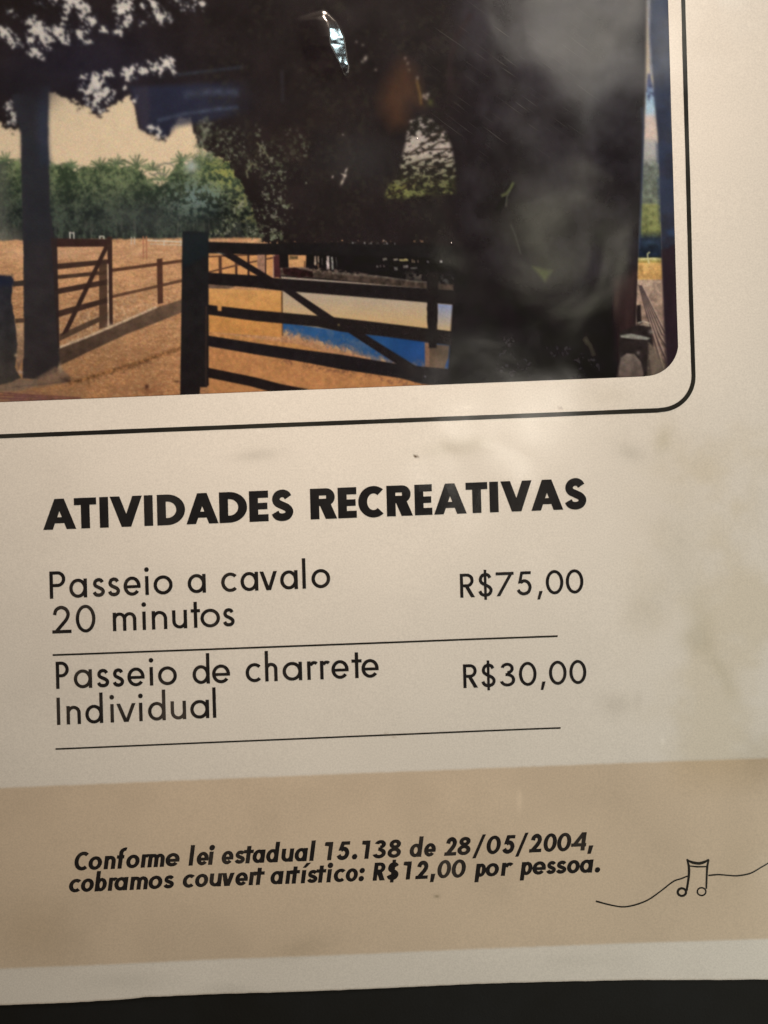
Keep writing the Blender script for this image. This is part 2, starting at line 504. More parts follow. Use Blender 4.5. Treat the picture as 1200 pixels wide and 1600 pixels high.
def line(P, w, c, label=None, soft=1.3, **k):
    P = np.array(P, float)
    T = np.gradient(P, axis=0); T /= np.linalg.norm(T, axis=1, keepdims=True)
    Nn = np.stack([-T[:, 1], T[:, 0]], -1) * (w / 2)
    poly(np.vstack([P + Nn, (P - Nn)[::-1]]), c, label, soft, **k)
def blob(cx, cy, rx, ry, rot=0.0):
    c, s = math.cos(math.radians(rot)), math.sin(math.radians(rot))
    u = ((PX - cx) * c + (PY - cy) * s) / rx; v = (-(PX - cx) * s + (PY - cy) * c) / ry
    return np.exp(-(u * u + v * v))

# sky
t = smooth(120, 260, PY)[..., None]
img[:] = np.array((208, 186, 152)) * (1 - t) + np.array((216, 190, 154)) * t
img *= (1 + 0.05 * (nz(14, 1, 3) - 0.5))[..., None]

# hedge and palms far behind
def hedge_top(x): return np.interp(x, [-160, 0, 30, 80, 100, 125, 150, 170, 185, 200, 215, 232, 250, 262, 275, 284, 292, 300, 320, 340, 460], [255, 252, 250, 256, 258, 264, 262, 254, 258, 264, 262, 278, 286, 280, 262, 246, 258, 252, 240, 250, 250])
hm = smooth(-4, 5, PY - hedge_top(PX) + 16 * (nz(11, 31, 4, 0.65) - 0.5) + 10 * (nz(4, 35, 2) - 0.5)) * (PX < 520)
g1 = nz(26, 41, 4, 0.6); g2 = nz(6, 47, 3, 0.7); g3 = nz(3, 49, 2)
gt = np.clip(0.95 * (g1 - 0.5) * 2 + 0.85 * (g2 - 0.5) * 2 + 0.45 * (g3 - .5) * 2 + 0.46, 0, 1.1)[..., None]
depth = smooth(255, 345, PY)[..., None]
east = smooth(285, 350, PX)[..., None] * smooth(290, 330, PY)[..., None]
hi = np.array((112, 122, 84)) * (1 - depth) + np.array((68, 76, 64)) * depth
lo = np.array((50, 62, 44)) * (1 - depth) + np.array((33, 38, 36)) * depth
hi = hi * (1 - .42 * east); lo = lo * (1 - .42 * east)
over(hm, lo * (1 - gt) + hi * gt, "hedge")
over(hm * blob(225, 345, 70, 26) * .45, (66, 70, 66))
over(hm * smooth(30, 0, PX) * 0.55, (104, 104, 92))
for cx, cy, r, s in [(214, 258, 30, 3), (286, 250, 22, 4), (158, 258, 20, 6), (255, 280, 26, 5), (330, 252, 26, 8), (112, 258, 18, 4), (184, 254, 18, 3), (10, 250, 20, 3), (238, 264, 18, 2), (306, 262, 20, 4)]:
    rs = np.random.RandomState(int(cx * 7 + cy))
    for k in range(11):
        a = math.radians(-168 + 156 * k / 10 + rs.uniform(-9, 9)); rl = r * rs.uniform(.55, 1.05); dr = rs.uniform(1, 7)
        P = [(cx + rl * q * math.cos(a), cy + 4 + rl * q * math.sin(a) * .85 + dr * q * q * abs(math.cos(a))) for q in np.linspace(0.1, 1, 5)]
        line(P, rs.uniform(1.2, 2.4), ((102, 114, 80) if k % 2 else (70, 84, 60)), "hedge", 2.6, var=.35)
line([(246, 262), (258, 257), (268, 258), (274, 263)], 3.0, (128, 122, 104), "hedge", 2.4)
line([(238, 276), (250, 272), (262, 275)], 3.0, (126, 120, 102), "hedge", 2.4)
# sunlit yellow-green and blue-grey clumps at the right end of the hedge
over(blob(352, 278, 38, 26, 30) * smooth(0.42, 0.62, g2 + 0.3 * g3 - .12), (142, 140, 74), "hedge", 0.6)
over(blob(384, 322, 20, 36, -15) * smooth(0.45, 0.65, g2), (124, 122, 76))
over(blob(310, 308, 44, 26) * smooth(0.42, 0.60, g2), (104, 120, 112))
over(blob(304, 330, 40, 22) * smooth(0.55, 0.42, g2) * .8, (34, 44, 42))
over(blob(300, 262, 10, 10) * 0.8, (176, 180, 172))
# vertical stems low in the hedge
st = smooth(0.55, 0.7, nz(4, 61, 2, .5, 1, 0.08)) * smooth(340, 356, PY) * hm
over(st * .32, (112, 112, 98))
over(smooth(340, 376, PY) * hm * smooth(0.40, 0.62, nz(7, 67, 3, .6, 1, .3)) * .75, (36, 38, 37))
over(smooth(30, -2, np.abs(PY - 374)) * hm * smooth(80, 20, PX) * 0.4, (150, 140, 120))

# bare tan ground
gm = smooth(-2, 2.5, PY - (377 + 5 * smooth(0, -150, PX) - 0.01 * PX) - 2.5 * (nz(9, 71, 2) - .5)) * (PX < 720)
yy = np.clip((PY - 378) / 240, 0, 1)[..., None]
gcol = np.array((204, 154, 110)) * (1 - yy) + np.array((172, 120, 78)) * yy
tex = (nz(40, 81, 4) - .5) * .26 + (nz(5, 87, 3, .7, 1, 1.8) - .5) * .30 + (nz(2.2, 89, 2) - .5) * .20
gcol = gcol * (1 + tex)[..., None]
over(gm, gcol, "arena_ground")
over(gm * smooth(.5, .7, nz(3.4, 97, 3, .6, .7, 1.6)) * smooth(400, 470, PY) * .35, (132, 92, 62))
over(gm * smooth(.54, .72, nz(3.0, 99, 3, .6, .7, 1.6)) * smooth(400, 470, PY) * .35, (224, 180, 134))
over(gm * blob(60, 398, 90, 10) * .35, (222, 178, 140))
over(gm * smooth(478, 500, PY) * smooth(300, 150, PX) * 0.35 * smooth(0.4, .6, nz(18, 93, 3)), (150, 112, 78))
over(gm * blob(215, 560, 80, 14, -14) * .30 * smooth(.35, .6, nz(16, 90, 3)), (120, 82, 54))
over(gm * blob(190, 395, 110, 9) * .3, (220, 174, 134))
over(gm * smooth(.55, .72, nz(11, 92, 3, .6, .35, 1.6)) * .28, (146, 100, 66))
# pebbly verge along the kerb
vg = blob(150, 505, 110, 34, -20)
over(vg * gm * smooth(.42, .6, nz(3.2, 95, 2)) * .55, (216, 180, 140))
over(vg * gm * smooth(.6, .42, nz(4, 97, 2)) * .5, (140, 106, 78))
# far white rail, jumps
line([(232, 377.5), (286, 380)], 2.0, (206, 190, 168), "rail_fence"); line([(236, 383), (286, 385)], 1.5, (196, 176, 150), "rail_fence")
for x in (258, 284): line([(x, 377), (x, 386)], 1.6, (206, 190, 168), "rail_fence")
for x in (111, 117): line([(x, 364), (x + .3, 376)], 2.0, (206, 200, 184), "rail_fence")
line([(111, 365), (117, 366)], 1.5, (206, 200, 184), "rail_fence")
for x in (157.5, 164): line([(x, 371), (x, 378)], 2.0, (206, 196, 178), "rail_fence")
line([(157, 371), (164, 371)], 1.7, (206, 196, 178), "rail_fence")
for x in (207, 212): line([(x, 372), (x, 384)], 1.5, (196, 186, 168), "rail_fence")
for x, b in ((225.5, 405), (230.5, 407)): line([(x, 371), (x + .2, b)], 1.8, (168, 110, 82), "rail_fence")
# plank fence along the arena
FC = (92, 62, 46)
line([(176, 424), (230, 417), (286, 409.5)], 5.2, FC, "rail_fence"); line([(176, 465), (230, 453), (286, 440)], 4.8, (100, 70, 52), "rail_fence")
poly([(246.5, 406), (255.5, 405.5), (256.5, 475), (248, 477)], (82, 54, 42), "rail_fence")
line([(327, 402.5), (345, 401)], 3, FC, "rail_fence"); line([(327, 428), (345, 422), (372, 416)], 3, FC, "rail_fence"); line([(345, 402.5), (420, 399)], 2.2, FC, "rail_fence")
line([(345, 401), (345.5, 440)], 5, (80, 54, 42), "rail_fence"); line([(370, 400), (370.3, 432)], 4, (80, 54, 42), "rail_fence"); line([(389, 398), (389.3, 428)], 3.2, (86, 60, 46), "rail_fence")
# kerb wall
poly([(93, 545), (140, 527), (200, 502), (245, 482), (287, 469), (287, 489), (245, 506), (200, 523), (150, 546), (94, 573)], ((108, 84, 66), (70, 54, 44)), "kerb_wall", 2.4, .2, 10, 101)
line([(94, 544), (140, 526.5), (200, 501), (246, 481)], 3.4, (196, 166, 134), "kerb_wall", 2.2, var=.3, vs=4)
poly([(327, 447), (345, 446), (372, 440), (388, 442), (345, 458), (327, 466)], (112, 88, 72), "kerb_wall", 2, .3, 5, 103)
# sandy track marks and drift at the front
line([(110, 600), (150, 588), (200, 574), (250, 556), (285, 545)], 6, (140, 96, 60), None, 4, var=.6, vs=4)
over(blob(190, 580, 70, 6, -18) * smooth(.5, .66, nz(4, 105, 3)) * .6, (96, 66, 46))
over(blob(250, 612, 60, 10) * smooth(.45, .6, nz(5, 107, 3)) * .5, (128, 82, 56))
over(blob(231, 605, 3.5, 4) * .9, (70, 40, 34)); over(blob(278, 597, 5, 1.5) * .8, (80, 50, 36))
over(smooth(598, 626, PY + .04 * PX - 8) * smooth(150, 60, PX) * .7, (132, 98, 80))
# hose lines in the left bottom corner
for a, b in [(614, 622), (617.5, 624.5), (622.5, 626)]:
    line([(-150, a - 3), (0, a), (60, (a + b) / 2 + .6), (128, b)], 1.3, (100, 58, 56), None, 1.8, var=.4, vs=6)
over(smooth(606, 622, PY + .03 * PX) * smooth(110, 40, PX) * .4 * smooth(.4, .6, nz(5, 119, 3, .6, .4, 1)), (112, 74, 76))
line([(20, 606), (45, 603), (80, 600), (112, 596)], 1.6, (66, 46, 42), None, 1.6)

# between the gate boards: far corral
poly([(327, 398), (446, 398), (446, 432), (395, 432), (327, 428)], (204, 146, 92), "arena_ground", 1.5, .12, 8, 111)
line([(345, 401), (345.5, 430)], 5, (80, 54, 42), "rail_fence"); line([(370, 400), (370.3, 432)], 4, (80, 54, 42), "rail_fence"); line([(327, 403), (420, 399)], 2.2, FC, "rail_fence"); line([(327, 427), (372, 416), (430, 404)], 2.6, FC, "rail_fence")
line([(389, 398), (389.3, 432)], 3.4, (62, 42, 36), "rail_fence"); poly([(403, 398), (415.5, 398), (416, 430), (403, 430)], (150, 112, 90), "rail_fence", var=.2, vs=4)
line([(416, 398), (416, 430)], 2.2, (62, 42, 36), "rail_fence"); poly([(428, 398), (438, 398), (438, 434), (428, 434)], (88, 52, 48), "rail_fence")
line([(429, 400), (428.5, 436)], 3, (176, 140, 118), "rail_fence")

# dark stables under the trees, with small gaps of light
poly([(437, 380), (1000, 380), (1000, 470), (700, 470), (580, 450), (437, 436)], (24, 20, 21), "tree_canopy", 2, .2, 14, 121)
poly([(451, 400.5), (479, 401), (478, 422), (452, 421)], (198, 146, 96), "arena_ground", 1.4, .15, 5, 123)
poly([(453, 402), (466, 402), (466, 407), (453, 407.5)], (92, 74, 50), None, 1.6, .4, 3)
line([(476.5, 410), (476.5, 422)], 1.6, (88, 60, 46))
for (x0, y0, x1, y1, c) in [(491.5, 402, 495, 417, (150, 128, 110)), (497, 402, 499.5, 412, (150, 128, 108)), (497, 413, 499, 424, (130, 100, 74)), (510.5, 402, 515, 422, (186, 168, 158)), (518, 403, 521, 424, (134, 130, 122)), (503, 404, 505, 416, (70, 62, 58)), (525, 404, 527, 420, (60, 56, 54)),
        (599, 373, 601.5, 384, (158, 152, 146)), (603.5, 372, 606, 384, (150, 146, 140)), (616, 374, 621, 384, (168, 164, 156)), (566, 379, 571, 383.5, (160, 156, 148)), (576, 380, 581, 383.5, (150, 144, 136)), (588, 380, 593, 383.5, (120, 112, 104)), (550, 378, 553, 383, (150, 144, 138)), (555, 379.5, 558, 383, (150, 144, 138)),
        (598, 405, 605, 409, (120, 112, 100)), (615, 406, 622, 409, (120, 112, 100)), (624, 406.5, 637, 410, (176, 158, 106)), (643, 407, 645, 412, (160, 140, 106)), (646, 408, 648, 412, (150, 130, 106)), (652, 408, 654, 412, (130, 112, 96)), (667, 409, 670, 412, (120, 116, 112)), (687, 408, 691, 412, (160, 154, 146)), (702, 409, 704, 411, (70, 64, 60)),
        (616, 419, 621, 424, (110, 104, 96)), (630, 416, 638, 421, (100, 92, 86)), (641, 419, 652, 421.5, (90, 84, 80)), (588, 417, 591, 419.5, (120, 110, 104)), (594, 416, 595.5, 419, (110, 100, 96)), (599, 416, 601, 419, (100, 90, 84))]:
    poly([(x0, y0 + .7), (x1 - .6, y0), (x1, y1 - .5), (x0 + .4, y1)], c, "tree_canopy", 1.8, .5, 3, 130, rough=.8)
over(blob(655, 433, 22, 7) * smooth(.42, .62, nz(4, 133, 3)) * .6, (120, 110, 96))
over(blob(695, 440, 16, 8) * .5 * smooth(.35, .6, nz(5, 135, 3)), (110, 108, 102))
# long wall: cap, pale upper coat, blue lower coat
WY = [(440, 436), (500, 440), (560, 445), (590, 449), (660, 456), (712, 462)]
poly(WY + [(712, 545), (706, 600), (690, 596), (600, 568), (520, 545), (440, 527)], (180, 156, 122), "painted_wall", 1.4, .05, 20, 141)
tt = smooth(452, 520, PY - 0.06 * (PX - 500))[..., None]
wc = np.array((174, 155, 132)) * (1 - tt) + np.array((202, 162, 108)) * tt
wm = poly_mask([(440, 434), (712, 455), (712, 560), (440, 520)], 1.4)
over(wm, wc * (1 + .07 * (nz(30, 143, 3) - .5))[..., None], "painted_wall")
over(poly_mask([(440, 505), (560, 522), (712, 538), (712, 600), (440, 560)], 2) * smooth(2.2, -2.2, PY - np.interp(PX, [440, 500, 533, 587, 663, 700], [522, 538, 548, 564, 578, 584]) - 24 * (nz(8, 145, 4, .7, 1, .5) - .5)),
     np.array((42, 80, 122)) * (1 + .25 * (nz(22, 147, 3) - .5))[..., None] - smooth(560, 660, PX)[..., None] * np.array((14, 14, 6)), "painted_wall")
sp = np.interp(PX, [440, 500, 533, 587, 663, 712], [524, 540, 551, 566, 582, 588])
over(blob(545, 530, 44, 10, 20) * .35 * smooth(.4, .6, nz(12, 148, 3)), (128, 118, 112))
over(smooth(-17, 6, PY - sp + 24 * (nz(6, 149, 4, .7) - .5)) * smooth(40, 0, PY - sp) * poly_mask([(440, 500), (712, 560), (712, 620), (440, 570)], 2) * .92, np.array((176, 126, 88)) * (1 + .5 * (nz(4, 151, 3, .7) - .5))[..., None], "arena_ground", .55)
poly([(327, 452), (440.5, 456), (440.5, 528), (327, 500)], ((204, 148, 88), (196, 136, 72)), "arena_ground", 1.3, .1, 7, 153)
line([(441.3, 457), (441.6, 526)], 2.6, (104, 74, 48), "painted_wall", 1.4)
poly([(452, 437), (470, 437.5), (520, 441), (583, 447), (583, 449.5), (452, 447)], (172, 154, 138), "painted_wall", 1.6, .1)
poly([(437, 420), (470, 420), (520, 426), (590, 433), (660, 443), (712, 446), (712, 455), (660, 452), (583, 445), (520, 438), (437, 432)], (66, 54, 46), "painted_wall", 2.2, .5, 5, 155)
over(poly_mask([(437, 418), (520, 422), (590, 432), (590, 436), (480, 428), (437, 424)], 3) * smooth(.4, .6, nz(5, 157, 3)) * .7, (126, 106, 92))
line([(520, 428.5), (590, 433.5), (650, 441.5), (668, 442.5)], 2.0, (98, 88, 78), None, 2.2, var=.5, vs=5)
poly([(442, 420), (464, 421), (489, 426), (489, 436), (480, 433), (470, 436), (444, 430)], (40, 24, 24), None, 2.0, .5, 4, 159, rough=1.5)
poly([(428, 402), (438.5, 402), (439, 435), (429, 435)], (70, 38, 38), "rail_fence", 1.6, .2)
poly([(437.5, 398), (451, 398), (451, 420), (437.5, 420)], (26, 22, 22), "tree_canopy", 1.4)
# ground in front, below the wall
poly([(327, 545), (440, 556), (560, 576), (670, 592), (720, 600), (720, 640), (327, 640)], (184, 126, 78), "arena_ground", 1.5, .14, 6, 161)
over(poly_mask([(440, 548), (720, 590), (720, 620), (440, 570)], 6) * smooth(.5, .66, nz(4, 163, 3, .7)) * .55, (110, 72, 54))
poly([(327, 496), (441, 505), (441, 528), (327, 520)], (194, 134, 74), "arena_ground", 1.4, .12, 7, 165)
poly([(327, 520), (400, 530), (470, 540), (560, 566), (640, 580), (560, 575), (440, 556), (327, 532)], (184, 128, 76), "arena_ground", 3, .2, 6, 167)
poly([(684, 476), (707.5, 478), (703, 520), (683, 519)], ((132, 142, 172), (196, 164, 116)), "painted_wall", 1.4, .05)
poly([(664, 537), (702, 541), (700, 560), (692, 582), (664, 577)], ((88, 72, 58), (104, 82, 62)), "painted_wall", 1.5, .15, 8)
poly([(663.5, 536), (671, 537), (670.5, 578), (664, 577)], (128, 94, 74), "field_gate", 1.4, .15, 4)

# broad dark trunk on the right
poly([(703, -200), (1018, -200), (1009, 0), (1007, 150), (1001, 320), (996, 400), (994, 470), (992, 540), (980, 620), (670, 640), (700, 575), (707, 470), (712, 400), (690, 385), (680, 250), (660, 120)],
     ((38, 32, 34), (22, 17, 19)), "broad_tree_trunk", 3.2, .22, 22, 171)
over(poly_mask([(703, -200), (1010, -200), (1000, 420), (900, 470), (760, 420), (712, 330)], 40) * .55 * smooth(.25, .65, nz(60, 174, 4, .6)), np.array((60, 55, 58)) * (1 + .3 * (nz(9, 176, 3, .65, 1, .3) - .5))[..., None])  # grey film haze over the upper trunk, painted into the print
over(poly_mask([(960, 440), (998, 420), (994, 540), (966, 560)], 18) * .75, np.array((62, 42, 40)) * (1 + .4 * (nz(9, 173, 3, .6, 1, .2) - .5))[..., None])
over(blob(962, 470, 5, 26, 4) * .5, (92, 72, 62))
over(blob(800, 350, 60, 110) * .25, (48, 46, 36))
poly([(832, 418), (862, 424), (851, 441)], (84, 86, 54), None, 7, .15, 10)
over(blob(858, 412, 34, 26) * .45, (74, 74, 58))
line([(801, 288), (794, 300), (786, 316), (776, 330)], 8, (16, 14, 16), None, 5)
line([(801.5, 287), (797, 296), (790, 305), (783, 308)], 4.0, (92, 94, 60), None, 2.8, var=.2); line([(796, 300), (791, 310), (790, 324)], 1.8, (96, 92, 78), None, 2.2)
line([(797, 352), (804, 368), (813, 398)], 1.8, (70, 66, 58), None, 2.5)
line([(912, 530), (921, 540), (927, 556)], 5, (62, 56, 44), None, 5); over(blob(915, 533, 4, 9) * .4, (80, 74, 60))
over(smooth(.66, .74, nz(3.5, 175, 2)) * poly_mask([(790, 520), (940, 520), (940, 590), (760, 594)], 20) * smooth(.5, .62, nz(22, 177, 2)) * .45, (96, 92, 90))

# canopy
ct = np.interp(PX, [-160, 0, 6, 22, 36, 60, 78, 84, 100, 112, 125, 140, 152, 163, 172, 182, 190, 200, 207, 213, 217, 228, 236, 250, 258, 266, 275, 290, 300, 303, 320, 345, 362, 378, 392, 402, 409, 712],
               [200, 190, 196, 206, 200, 180, 142, 146, 152, 158, 166, 172, 182, 178, 172, 163, 155, 150, 158, 178, 202, 208, 214, 222, 218, 210, 192, 186, 186, 215, 238, 250, 262, 288, 320, 350, 384, 384])
cn = (nz(12, 181, 4, .7) - .5) * 22 + (nz(3.5, 185, 2) - .5) * 14
edge_on = 1 - .8 * poly_mask([(208, 150), (260, 150), (260, 212), (222, 212), (212, 190)], 6)
cm = smooth(2.0, -2.0, PY - ct + cn * edge_on) * smooth(742, 690, PX + 30 * (nz(24, 180, 3) - .5))
cc = np.ones(PX.shape + (3,)) * np.array((32, 26, 26)) * (1 + .5 * (nz(34, 187, 4) - .5) + .20 * (nz(5, 186, 3, .7) - .5))[..., None]
cc = cc + blob(60, 120, 180, 60)[..., None] * np.array((3, 4, 8)) + blob(290, 165, 90, 36, -6)[..., None] * np.array((4, 5, 10)) + blob(150, 90, 110, 60)[..., None] * np.array((2, 3, 9))
cc = cc + blob(225, 180, 18, 34)[..., None] * np.array((12, 8, 8))
over(cm, cc, "tree_canopy")
over(poly_mask([(204, 138), (290, 134), (396, 128), (400, 176), (330, 190), (276, 200), (262, 216), (222, 204), (216, 170)], 9) * .75 * smooth(420, 300, PX + 40 * (nz(22, 188, 2) - .5)), np.array((38, 42, 60)) * (1 + .25 * (nz(20, 189, 3) - .5))[..., None])  # dark blue patch: crown plus a film reflection painted in
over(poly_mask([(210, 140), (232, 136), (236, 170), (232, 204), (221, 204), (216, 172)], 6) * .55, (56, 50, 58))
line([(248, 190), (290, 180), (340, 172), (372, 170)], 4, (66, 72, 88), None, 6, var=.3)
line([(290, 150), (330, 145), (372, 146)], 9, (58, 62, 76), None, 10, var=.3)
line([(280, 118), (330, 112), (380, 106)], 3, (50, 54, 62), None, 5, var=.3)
over(cm * smooth(.5, .75, nz(7, 184, 3, .7)) * smooth(.4, .65, nz(60, 183, 3)) * smooth(280, 330, PX) * .45, (52, 48, 38))
over(cm * blob(470, 230, 90, 120) * .22 * smooth(.35, .65, nz(46, 182, 3)), (58, 42, 36))
over(cm * blob(560, 250, 60, 40) * .45, (56, 56, 54))
# leaves of light through the left crown
clusters = [(8, 52, 12, 10, 1), (22, 66, 14, 10, .9), (48, 34, 12, 9, 1), (60, 50, 14, 12, 1.1), (70, 62, 12, 10, 1), (58, 82, 15, 9, 1), (48, 65, 8, 7, .8), (78, 76, 9, 7, .8), (92, 54, 13, 11, 1), (104, 66, 10, 6, .8),
            (88, 4, 9, 6, .8), (110, 6, 12, 10, 1), (125, 12, 18, 10, .9), (140, 32, 14, 9, 1), (104, 32, 10, 14, .8), (128, 56, 14, 12, .9), (138, 66, 8, 6, .8), (165, 50, 9, 6, 1), (183, 52, 10, 6, 1.1), (195, 12, 12, 16, 1.1), (197, 36, 9, 16, 1.1),
            (132, 124, 8, 9, .9), (140, 142, 14, 12, .9), (152, 132, 14, 14, 1.0), (160, 150, 16, 16, 1.1), (170, 116, 10, 6, .9), (150, 165, 20, 8, .9), (205, 118, 12, 12, 1), (196, 138, 5, 5, 1), (224, 110, 10, 9, 1), (246, 106, 14, 10, 1.1), (262, 100, 12, 10, 1.1), (272, 114, 8, 8, .8),
            (16, 168, 8, 9, .7), (22, 186, 9, 12, .8), (232, 8, 20, 12, .55), (285, 6, 26, 10, .7), (250, 26, 22, 12, .5), (312, 8, 16, 8, .5), (16, 20, 20, 8, .35), (222, 38, 8, 5, .6), (62, 6, 14, 8, .4), (240, 205, 8, 8, .9), (250, 214, 12, 8, .8), (210, 156, 6, 10, .8)]
D = np.zeros(PX.shape)
for cx, cy, rx, ry, s in clusters: D = np.maximum(D, s * blob(cx, cy, rx * 1.1, ry * 1.1, 30))
ln = .62 * nz(3.1, 191, 2, .6, .6, 1.0, 42) + .38 * nz(9, 196, 2)
hl = smooth(-.03, .06, D * .36 + ln - .715) * (PX < 340) * smooth(.1, .35, D)
over(hl * .95 * cm, np.array((204, 194, 180)) * (1 + .2 * (nz(9, 193, 2) - .5))[..., None])
over(smooth(-.14, .02, D * .36 + ln - .715) * smooth(.1, .35, D) * (1 - hl) * .38 * cm, (84, 94, 112))
# hanging leaves right of the sky gap, greenish glints in the crown
GL = np.zeros(PX.shape)
for cx, cy, rx, ry, s in [(322, 205, 14, 18, 1), (312, 235, 10, 26, 1), (330, 240, 16, 20, .7), (350, 206, 18, 8, .6), (404, 205, 6, 16, .7), (412, 240, 10, 22, .6), (395, 262, 12, 14, .6), (420, 308, 14, 8, 1), (436, 314, 10, 8, .9), (448, 325, 12, 6, .8), (424, 282, 6, 12, .6), (400, 250, 8, 8, .5), (480, 288, 3, 4, .6),
                          (452, 208, 10, 8, .4), (400, 366, 18, 12, 1), (430, 368, 16, 10, 1), (345, 366, 20, 8, .7), (320, 372, 12, 6, .7), (360, 350, 20, 16, .6), (380, 330, 16, 16, .8), (360, 230, 40, 40, .45), (430, 270, 30, 60, .45), (470, 230, 30, 40, .35), (420, 340, 50, 24, .45)]:
    GL = np.maximum(GL, s * blob(cx, cy, rx, ry))
gn = nz(5.0, 195, 3, .65)
over(smooth(-.06, .10, GL * .36 + gn - .74) * .62 * smooth(.12, .4, GL) * (PY < 381), np.array((92, 98, 72)) * (1 + .6 * (nz(6, 197, 2) - .5))[..., None])
over(smooth(-.02, .05, GL * .30 + nz(3.6, 199, 2) - .80) * .8 * smooth(.12, .4, GL) * (PY < 381) * .8, (138, 138, 116))
for P in ([(388, 280), (386, 270), (394, 258), (402, 260)], [(402, 225), (412, 234), (420, 248)]): line(P, 2.2, (112, 110, 84), None, 2.2, var=.4, vs=3)
# small sparks of sky
for cx, cy, rx, ry in [(571, 93, 2.4, 4), (566, 98, 1.6, 1.6), (633, 93, 1.6, 2.2), (637, 101, 1.6, 2.4), (639, 111, 1.8, 1.6), (652, 124, 2, 2.6), (662, 152, 2.6, 3), (668, 150, 2.4, 3), (666, 156, 2.6, 2), (587, 111, 1.5, 1.5), (557, 67, 1.4, 1.4), (567, 72, 1.5, 1.2), (537, 275, 4, 1.4), (541, 268, 1.6, 4),
                       (535, 286, 2, 5), (539, 277, 2, 4), (520, 278, 1.4, 2.2), (536, 212, 1.4, 1.2), ]:
    over(blob(cx, cy, rx, ry, 25) * .85, (198, 182, 162))
# soft orange-brown patch
over(poly_mask([(628, 96), (645, 110), (652, 128), (658, 164), (640, 162), (634, 196), (612, 200), (598, 176), (594, 156), (606, 128)], 30) * .75, np.array((76, 50, 35)) * (1 + .2 * (nz(12, 201, 3) - .5))[..., None])
line([(651, 128), (656, 148), (658, 165)], 3, (112, 86, 48), None, 4)
over(blob(672, 162, 4, 5) * .6, (90, 92, 48))
# reddish bough shadows
line([(735, 26), (712, 60), (703, 96), (702, 140)], 5, (44, 33, 34), None, 10)
line([(441, 112), (442, 160)], 3, (46, 42, 45), None, 6)
# window through the crown at right centre
wmask = poly_mask([(640, 190), (664, 182), (690, 200), (700, 216), (706, 236), (711, 268), (712, 304), (690, 306), (660, 308), (626, 313), (600, 310), (608, 292), (622, 276), (628, 250), (634, 224), (636, 206)], 5)
n1 = nz(6, 211, 4, .65, .7, 1.25, -14); n2 = nz(3.2, 215, 3)
tv = np.interp(PY, [185, 205, 225, 245, 258, 275, 300, 312], [.20, .40, .72, .70, .52, .42, .40, .34])
wv = smooth(-.05, .07, n1 - (1 - tv) * .5 - .25 + .12 * (n2 - .5))
wcol = np.stack([np.interp(PY, [180, 240, 262, 285, 312], [c0, c1, c2, c3, c4]) for c0, c1, c2, c3, c4 in
                 [(176, 184, 140, 104, 128), (164, 168, 134, 102, 128), (152, 152, 110, 72, 74)]], -1)
over(wmask * (1 - .85 * wv), (34, 30, 26), "tree_canopy"); over(wmask * wv * .92, wcol * (1 + .3 * (n2 - .5))[..., None])
over(wmask * smooth(262, 300, PY) * .4 * smooth(.4, .6, n2), (84, 84, 48))
over(blob(622, 296, 16, 8) * .6 * smooth(.4, .6, n2), (146, 144, 78))
for P in ([(634, 246), (655, 232), (680, 214), (694, 204)], [(640, 244), (670, 236), (706, 234)], [(632, 262), (660, 252), (700, 246)], [(628, 290), (645, 284), (660, 278)], [(650, 262), (680, 262), (708, 254)], [(604, 308), (626, 300), (648, 288)], [(662, 238), (686, 224), (702, 222)]):
    line(P, 2.4, (44, 36, 30), None, 2)

# left trunk, stump
poly([(20, 150), (78, 136), (77, 200), (80, 330), (87, 372), (91, 420), (93, 540), (96, 566), (90, 582), (62, 594), (37, 592), (39, 520), (38.5, 400), (37, 330), (34, 210), (30, 195)], ((44, 44, 50), (56, 49, 47)), "tree_trunk", 2.4, .14, 22, 221, rough=.8)
over(poly_mask([(60, 140), (78, 136), (77, 200), (80, 260), (62, 260)], 12) * .5, np.array((50, 58, 76)))
over(poly_mask([(36, 200), (80, 250), (84, 380), (38, 380)], 14) * .35, (34, 40, 46))
over(poly_mask([(88, 574), (98, 576), (112, 590), (104, 599), (60, 606), (50, 597)], 5) * .85, np.array((118, 94, 76)) * (1 + .3 * (nz(6, 223, 3) - .5))[..., None], "stone_ledge")
over(blob(106, 594, 8, 4) * .7, (56, 42, 36)); over(blob(96, 576, 3, 8) * .7, (170, 144, 116))
over(poly_mask([(-150, 604), (0, 602), (30, 592), (60, 594), (60, 604), (30, 612), (-150, 622)], 5) * .8, np.array((120, 100, 84)) * (1 + .3 * (nz(6, 225, 3) - .5))[..., None], "stone_ledge")
poly([(22, 441), (40, 439), (40, 448), (22, 449)], (62, 52, 46), "rail_fence"); poly([(26, 499), (40, 498), (40, 505), (26, 506)], (88, 68, 54), "rail_fence")
poly([(24, 508), (39, 506), (39, 560), (30, 580), (26, 560)], ((190, 150, 112), (120, 92, 72)), "arena_ground", 3, .2, 5)
poly([(-150, 428), (0, 431), (20, 433), (24, 440), (21, 452), (20, 472), (25, 500), (29, 540), (26, 575), (34, 592), (0, 604), (-150, 614)], ((46, 46, 52), (70, 62, 54)), "tree_stump", 2.4, .2, 16, 227, rough=1.5)
over(poly_mask([(-150, 426), (22, 432), (23, 448), (-150, 448)], 7) * .6, (34, 38, 56)); over(blob(27, 556, 2.5, 3) * .8, (196, 160, 124)); over(blob(34, 582, 4, 2.5, 30) * .7, (180, 160, 144)); over(blob(30, 563, 3, 2) * .6, (176, 130, 96))

over(blob(52, 138, 34, 30) * .95, np.array((34, 31, 36)) * (1 + .2 * (nz(12, 228, 3) - .5))[..., None])
